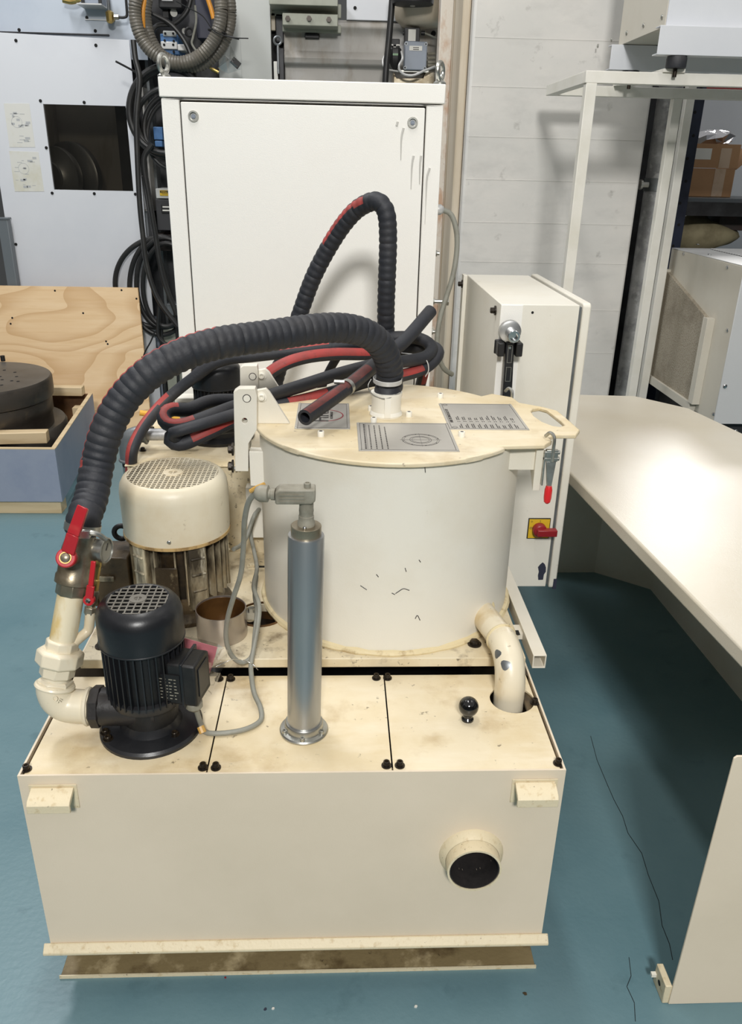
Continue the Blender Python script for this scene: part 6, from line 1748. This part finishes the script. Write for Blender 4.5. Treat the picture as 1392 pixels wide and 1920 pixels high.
jx = thing('junction_box', 'blue-grey junction box with black module on top, above cabinet', 'box', px(780, 140, Y=3.80))
a_, c_ = px(758, 131, Y=3.78), px(802, 78, Y=3.78)
part('box_body', MB().box(a_.x, c_.x, 3.78, 3.86, a_.z, c_.z), 'bluegrey', jx, 0.005)
repeat('box_screw', MB().lathe([(0.009, 0), (0.009, 0.002), (0.005, 0.002), (0.005, 0.0)], (0, 0, 0), (0, -1, 0), 14), 'gal2', jx, [px(a, c, Y=3.78) for a, c in ((762, 82), (799, 83), (760, 127), (797, 128))])
lb_ = part('label_plate', MB().box(px(768, 90, Y=3.78).x, px(792, 90, Y=3.78).x, 3.778, 3.78, px(780, 95, Y=3.78).z, px(780, 86, Y=3.78).z), 'label', jx)
fp_ = MB()
for r_ in (88.5, 92):
    fp_.box(px(775, r_, Y=3.777).x, px(786, r_, Y=3.777).x, 3.7772, 3.7782, px(780, r_ + 1.4, Y=3.777).z, px(780, r_, Y=3.777).z)
part('fine_print', fp_, 'ink', lb_)
a_, c_ = px(759, 78, Y=3.80), px(788, 52, Y=3.80)
bm2_ = part('black_module', MB().box(a_.x, c_.x, 3.80, 3.86, a_.z, c_.z), 'blackm', jx, 0.003)
part('white_plate', MB().box(px(766, 60, Y=3.8).x, px(780, 60, Y=3.8).x, 3.797, 3.80, px(770, 77, Y=3.8).z, px(770, 55, Y=3.8).z), 'label', bm2_)
q = px(790, 62, Y=3.82)
part('side_plug', MB().cyl(q, q + V((0.02, 0, 0)), 0.011, n=12).cyl(px(758, 62, Y=3.82), px(756, 62, Y=3.82), 0.011, n=12), 'blackm', bm2_)['kind'] = 'stuff'
part('module_wire', MB().tube([q + V((0.018, 0, 0)), px(806, 66, Y=3.83), px(818, 72, Y=3.85)], 0.005, n=8), 'cable', jx)
for c__ in (101, 109, 117, 123):
    part('side_gland', MB().cyl(px(802, c__, Y=3.82), px(816, c__, Y=3.83), 0.0075, n=10), 'greyconn', jx)
b = MB().plate([(px(738, 150, Y=3.82).x, px(738, 160, Y=3.82).z), (px(816, 150, Y=3.82).x, px(816, 160, Y=3.82).z), (px(814, 136, Y=3.82).x, px(814, 136, Y=3.82).z), (px(798, 136, Y=3.82).x, px(798, 136, Y=3.82).z), (px(794, 146, Y=3.82).x, px(794, 147, Y=3.82).z), (px(744, 146, Y=3.82).x, px(744, 147, Y=3.82).z), (px(738, 135, Y=3.82).x, px(738, 135, Y=3.82).z)], [], fxz, 3.80, 3.95)
part('bracket', b, 'nickel', jx, 0.003)
part('bracket_plate', MB().box(px(752, 134, Y=3.81).x, px(804, 134, Y=3.81).x, 3.80, 3.93, px(780, 135.5, Y=3.81).z, px(780, 132.5, Y=3.81).z), 'zinc', jx)
ps_ = thing('pressure_switch', 'small black pressure switch with green display beside grey junction box', 'switch', px(740, 128, Y=3.78))
q = px(741, 104, Y=3.76)
b = MB().lathe([(0.010, -0.068), (0.024, -0.05), (0.036, -0.024), (0.036, 0.026), (0.03, 0.034)], q, (0, 0, 1), 8, rot=PI / 8)
part('switch_body', b, 'blackm', ps_)
part('display', MB().box(q.x - 0.014, q.x + 0.014, q.y - 0.0365, q.y - 0.034, q.z - 0.004, q.z + 0.006), 'lcd', ps_)
b = MB().box(q.x - 0.028, q.x + 0.024, q.y + 0.0, q.y + 0.03, q.z + 0.045, q.z + 0.078)
part('connector_head', b, 'blackm', ps_, 0.004)
for s in (-0.02, 0.014):
    part('white_band', MB().box(q.x + s - 0.009, q.x + s + 0.009, q.y - 0.004, q.y + 0.01, q.z + 0.040, q.z + 0.052), 'label', ps_)
    part('plug', MB().cyl((q.x + s, q.y - 0.004, q.z + 0.042), (q.x + s * 1.1, q.y - 0.012, q.z + 0.02), 0.010, n=10), 'blackm', ps_)
part('silver_knob', MB().cyl(q + V((-0.036, 0, 0.0)), q + V((-0.046, 0, 0)), 0.010, n=12), 'greyconn', ps_)
P_ = [px(734, 90, Y=3.74), px(724, 100, Y=3.73), px(718, 114, Y=3.72), px(722, 128, Y=3.72), px(736, 132, Y=3.73), px(748, 134, Y=3.74)]
single('white_cable', MB().tube(P_, 0.0045, n=8), 'palegrey', 'thin white cable curling left of the small pressure switch', 'cable', P_[0])
P_ = [px(753, 96, Y=3.74), px(755, 110, Y=3.73), px(749, 122, Y=3.72), px(750, 132, Y=3.72), px(760, 140, Y=3.72), px(776, 141, Y=3.72), px(795, 133, Y=3.73), px(816, 125, Y=3.76)]
single('white_cable', MB().tube(P_, 0.0065, n=8), 'palegrey', 'thicker white cable sagging below the blue-grey junction box', 'cable', P_[0])
P_ = [px(737, -30, Y=3.70), px(735, 10, Y=3.70), px(730, 70, Y=3.70), px(725, 120, Y=3.70), px(722, 170, Y=3.70), px(718, 260, Y=3.72), px(716, 500, Y=3.78), px(714, 800, Y=3.85)]
single('black_hose', MB().tube(P_, 0.0165, n=14), 'blackcable', 'straight black hose running down left of the pressure switch', 'hose', P_[0])
b = MB().plate(pxz(((823, -60), (855, -60), (855, 60), (848, 160), (842, 900), (822, 900)), 3.32)[::-1] if False else [(px(825, 60, Y=3.32).x, 0), (px(849, 60, Y=3.32).x, 0), (px(849, 60, Y=3.32).x, 2.7), (px(825, 60, Y=3.32).x, 2.7)], [], fxz, 3.32, 3.42)
rcol = thing('rusty_column', 'narrow steel column with peeling rusty paint behind the cabinet edge', 'column', (px(838, 60, Y=3.32).x, 3.37, 0))
part('column_face', b, 'rust', rcol, 0.004)
part('column_fillet', MB().cyl((px(851, 60, Y=3.34).x, 3.345, 0), (px(851, 60, Y=3.34).x, 3.345, 2.7), 0.012, n=14), 'beige', rcol)

# ---------------------------------------------------------------- small litter on the floor
random.seed(11)
for (a, c), r_, mt, lb_ in (((780, 1888), 0.0035, 'label', 'white paint chip on floor in front of the tank'), ((512, 1892), 0.003, 'label', 'white crumb on floor, left of the bigger chip'), ((498, 1893), 0.0028, 'navyblock', 'dark crumb on the floor beside the white crumb'), ((985, 1864), 0.004, 'filthm', 'brown crumb on floor right of the tank'), ((423, 1834), 0.0022, 'darkred', 'tiny dark red crumb near the channel')):
    p = px(a, c, Z=0)
    ring = [(p.x + r_ * random.uniform(0.6, 1.4) * math.cos(2 * PI * k / 7), p.y + r_ * random.uniform(0.5, 1.1) * math.sin(2 * PI * k / 7)) for k in range(7)]
    single('floor_crumb', MB().plate(ring, [], fxy, 0.0, 0.0025), mt, lb_, 'crumb', (p.x, p.y, 0), smooth=0)
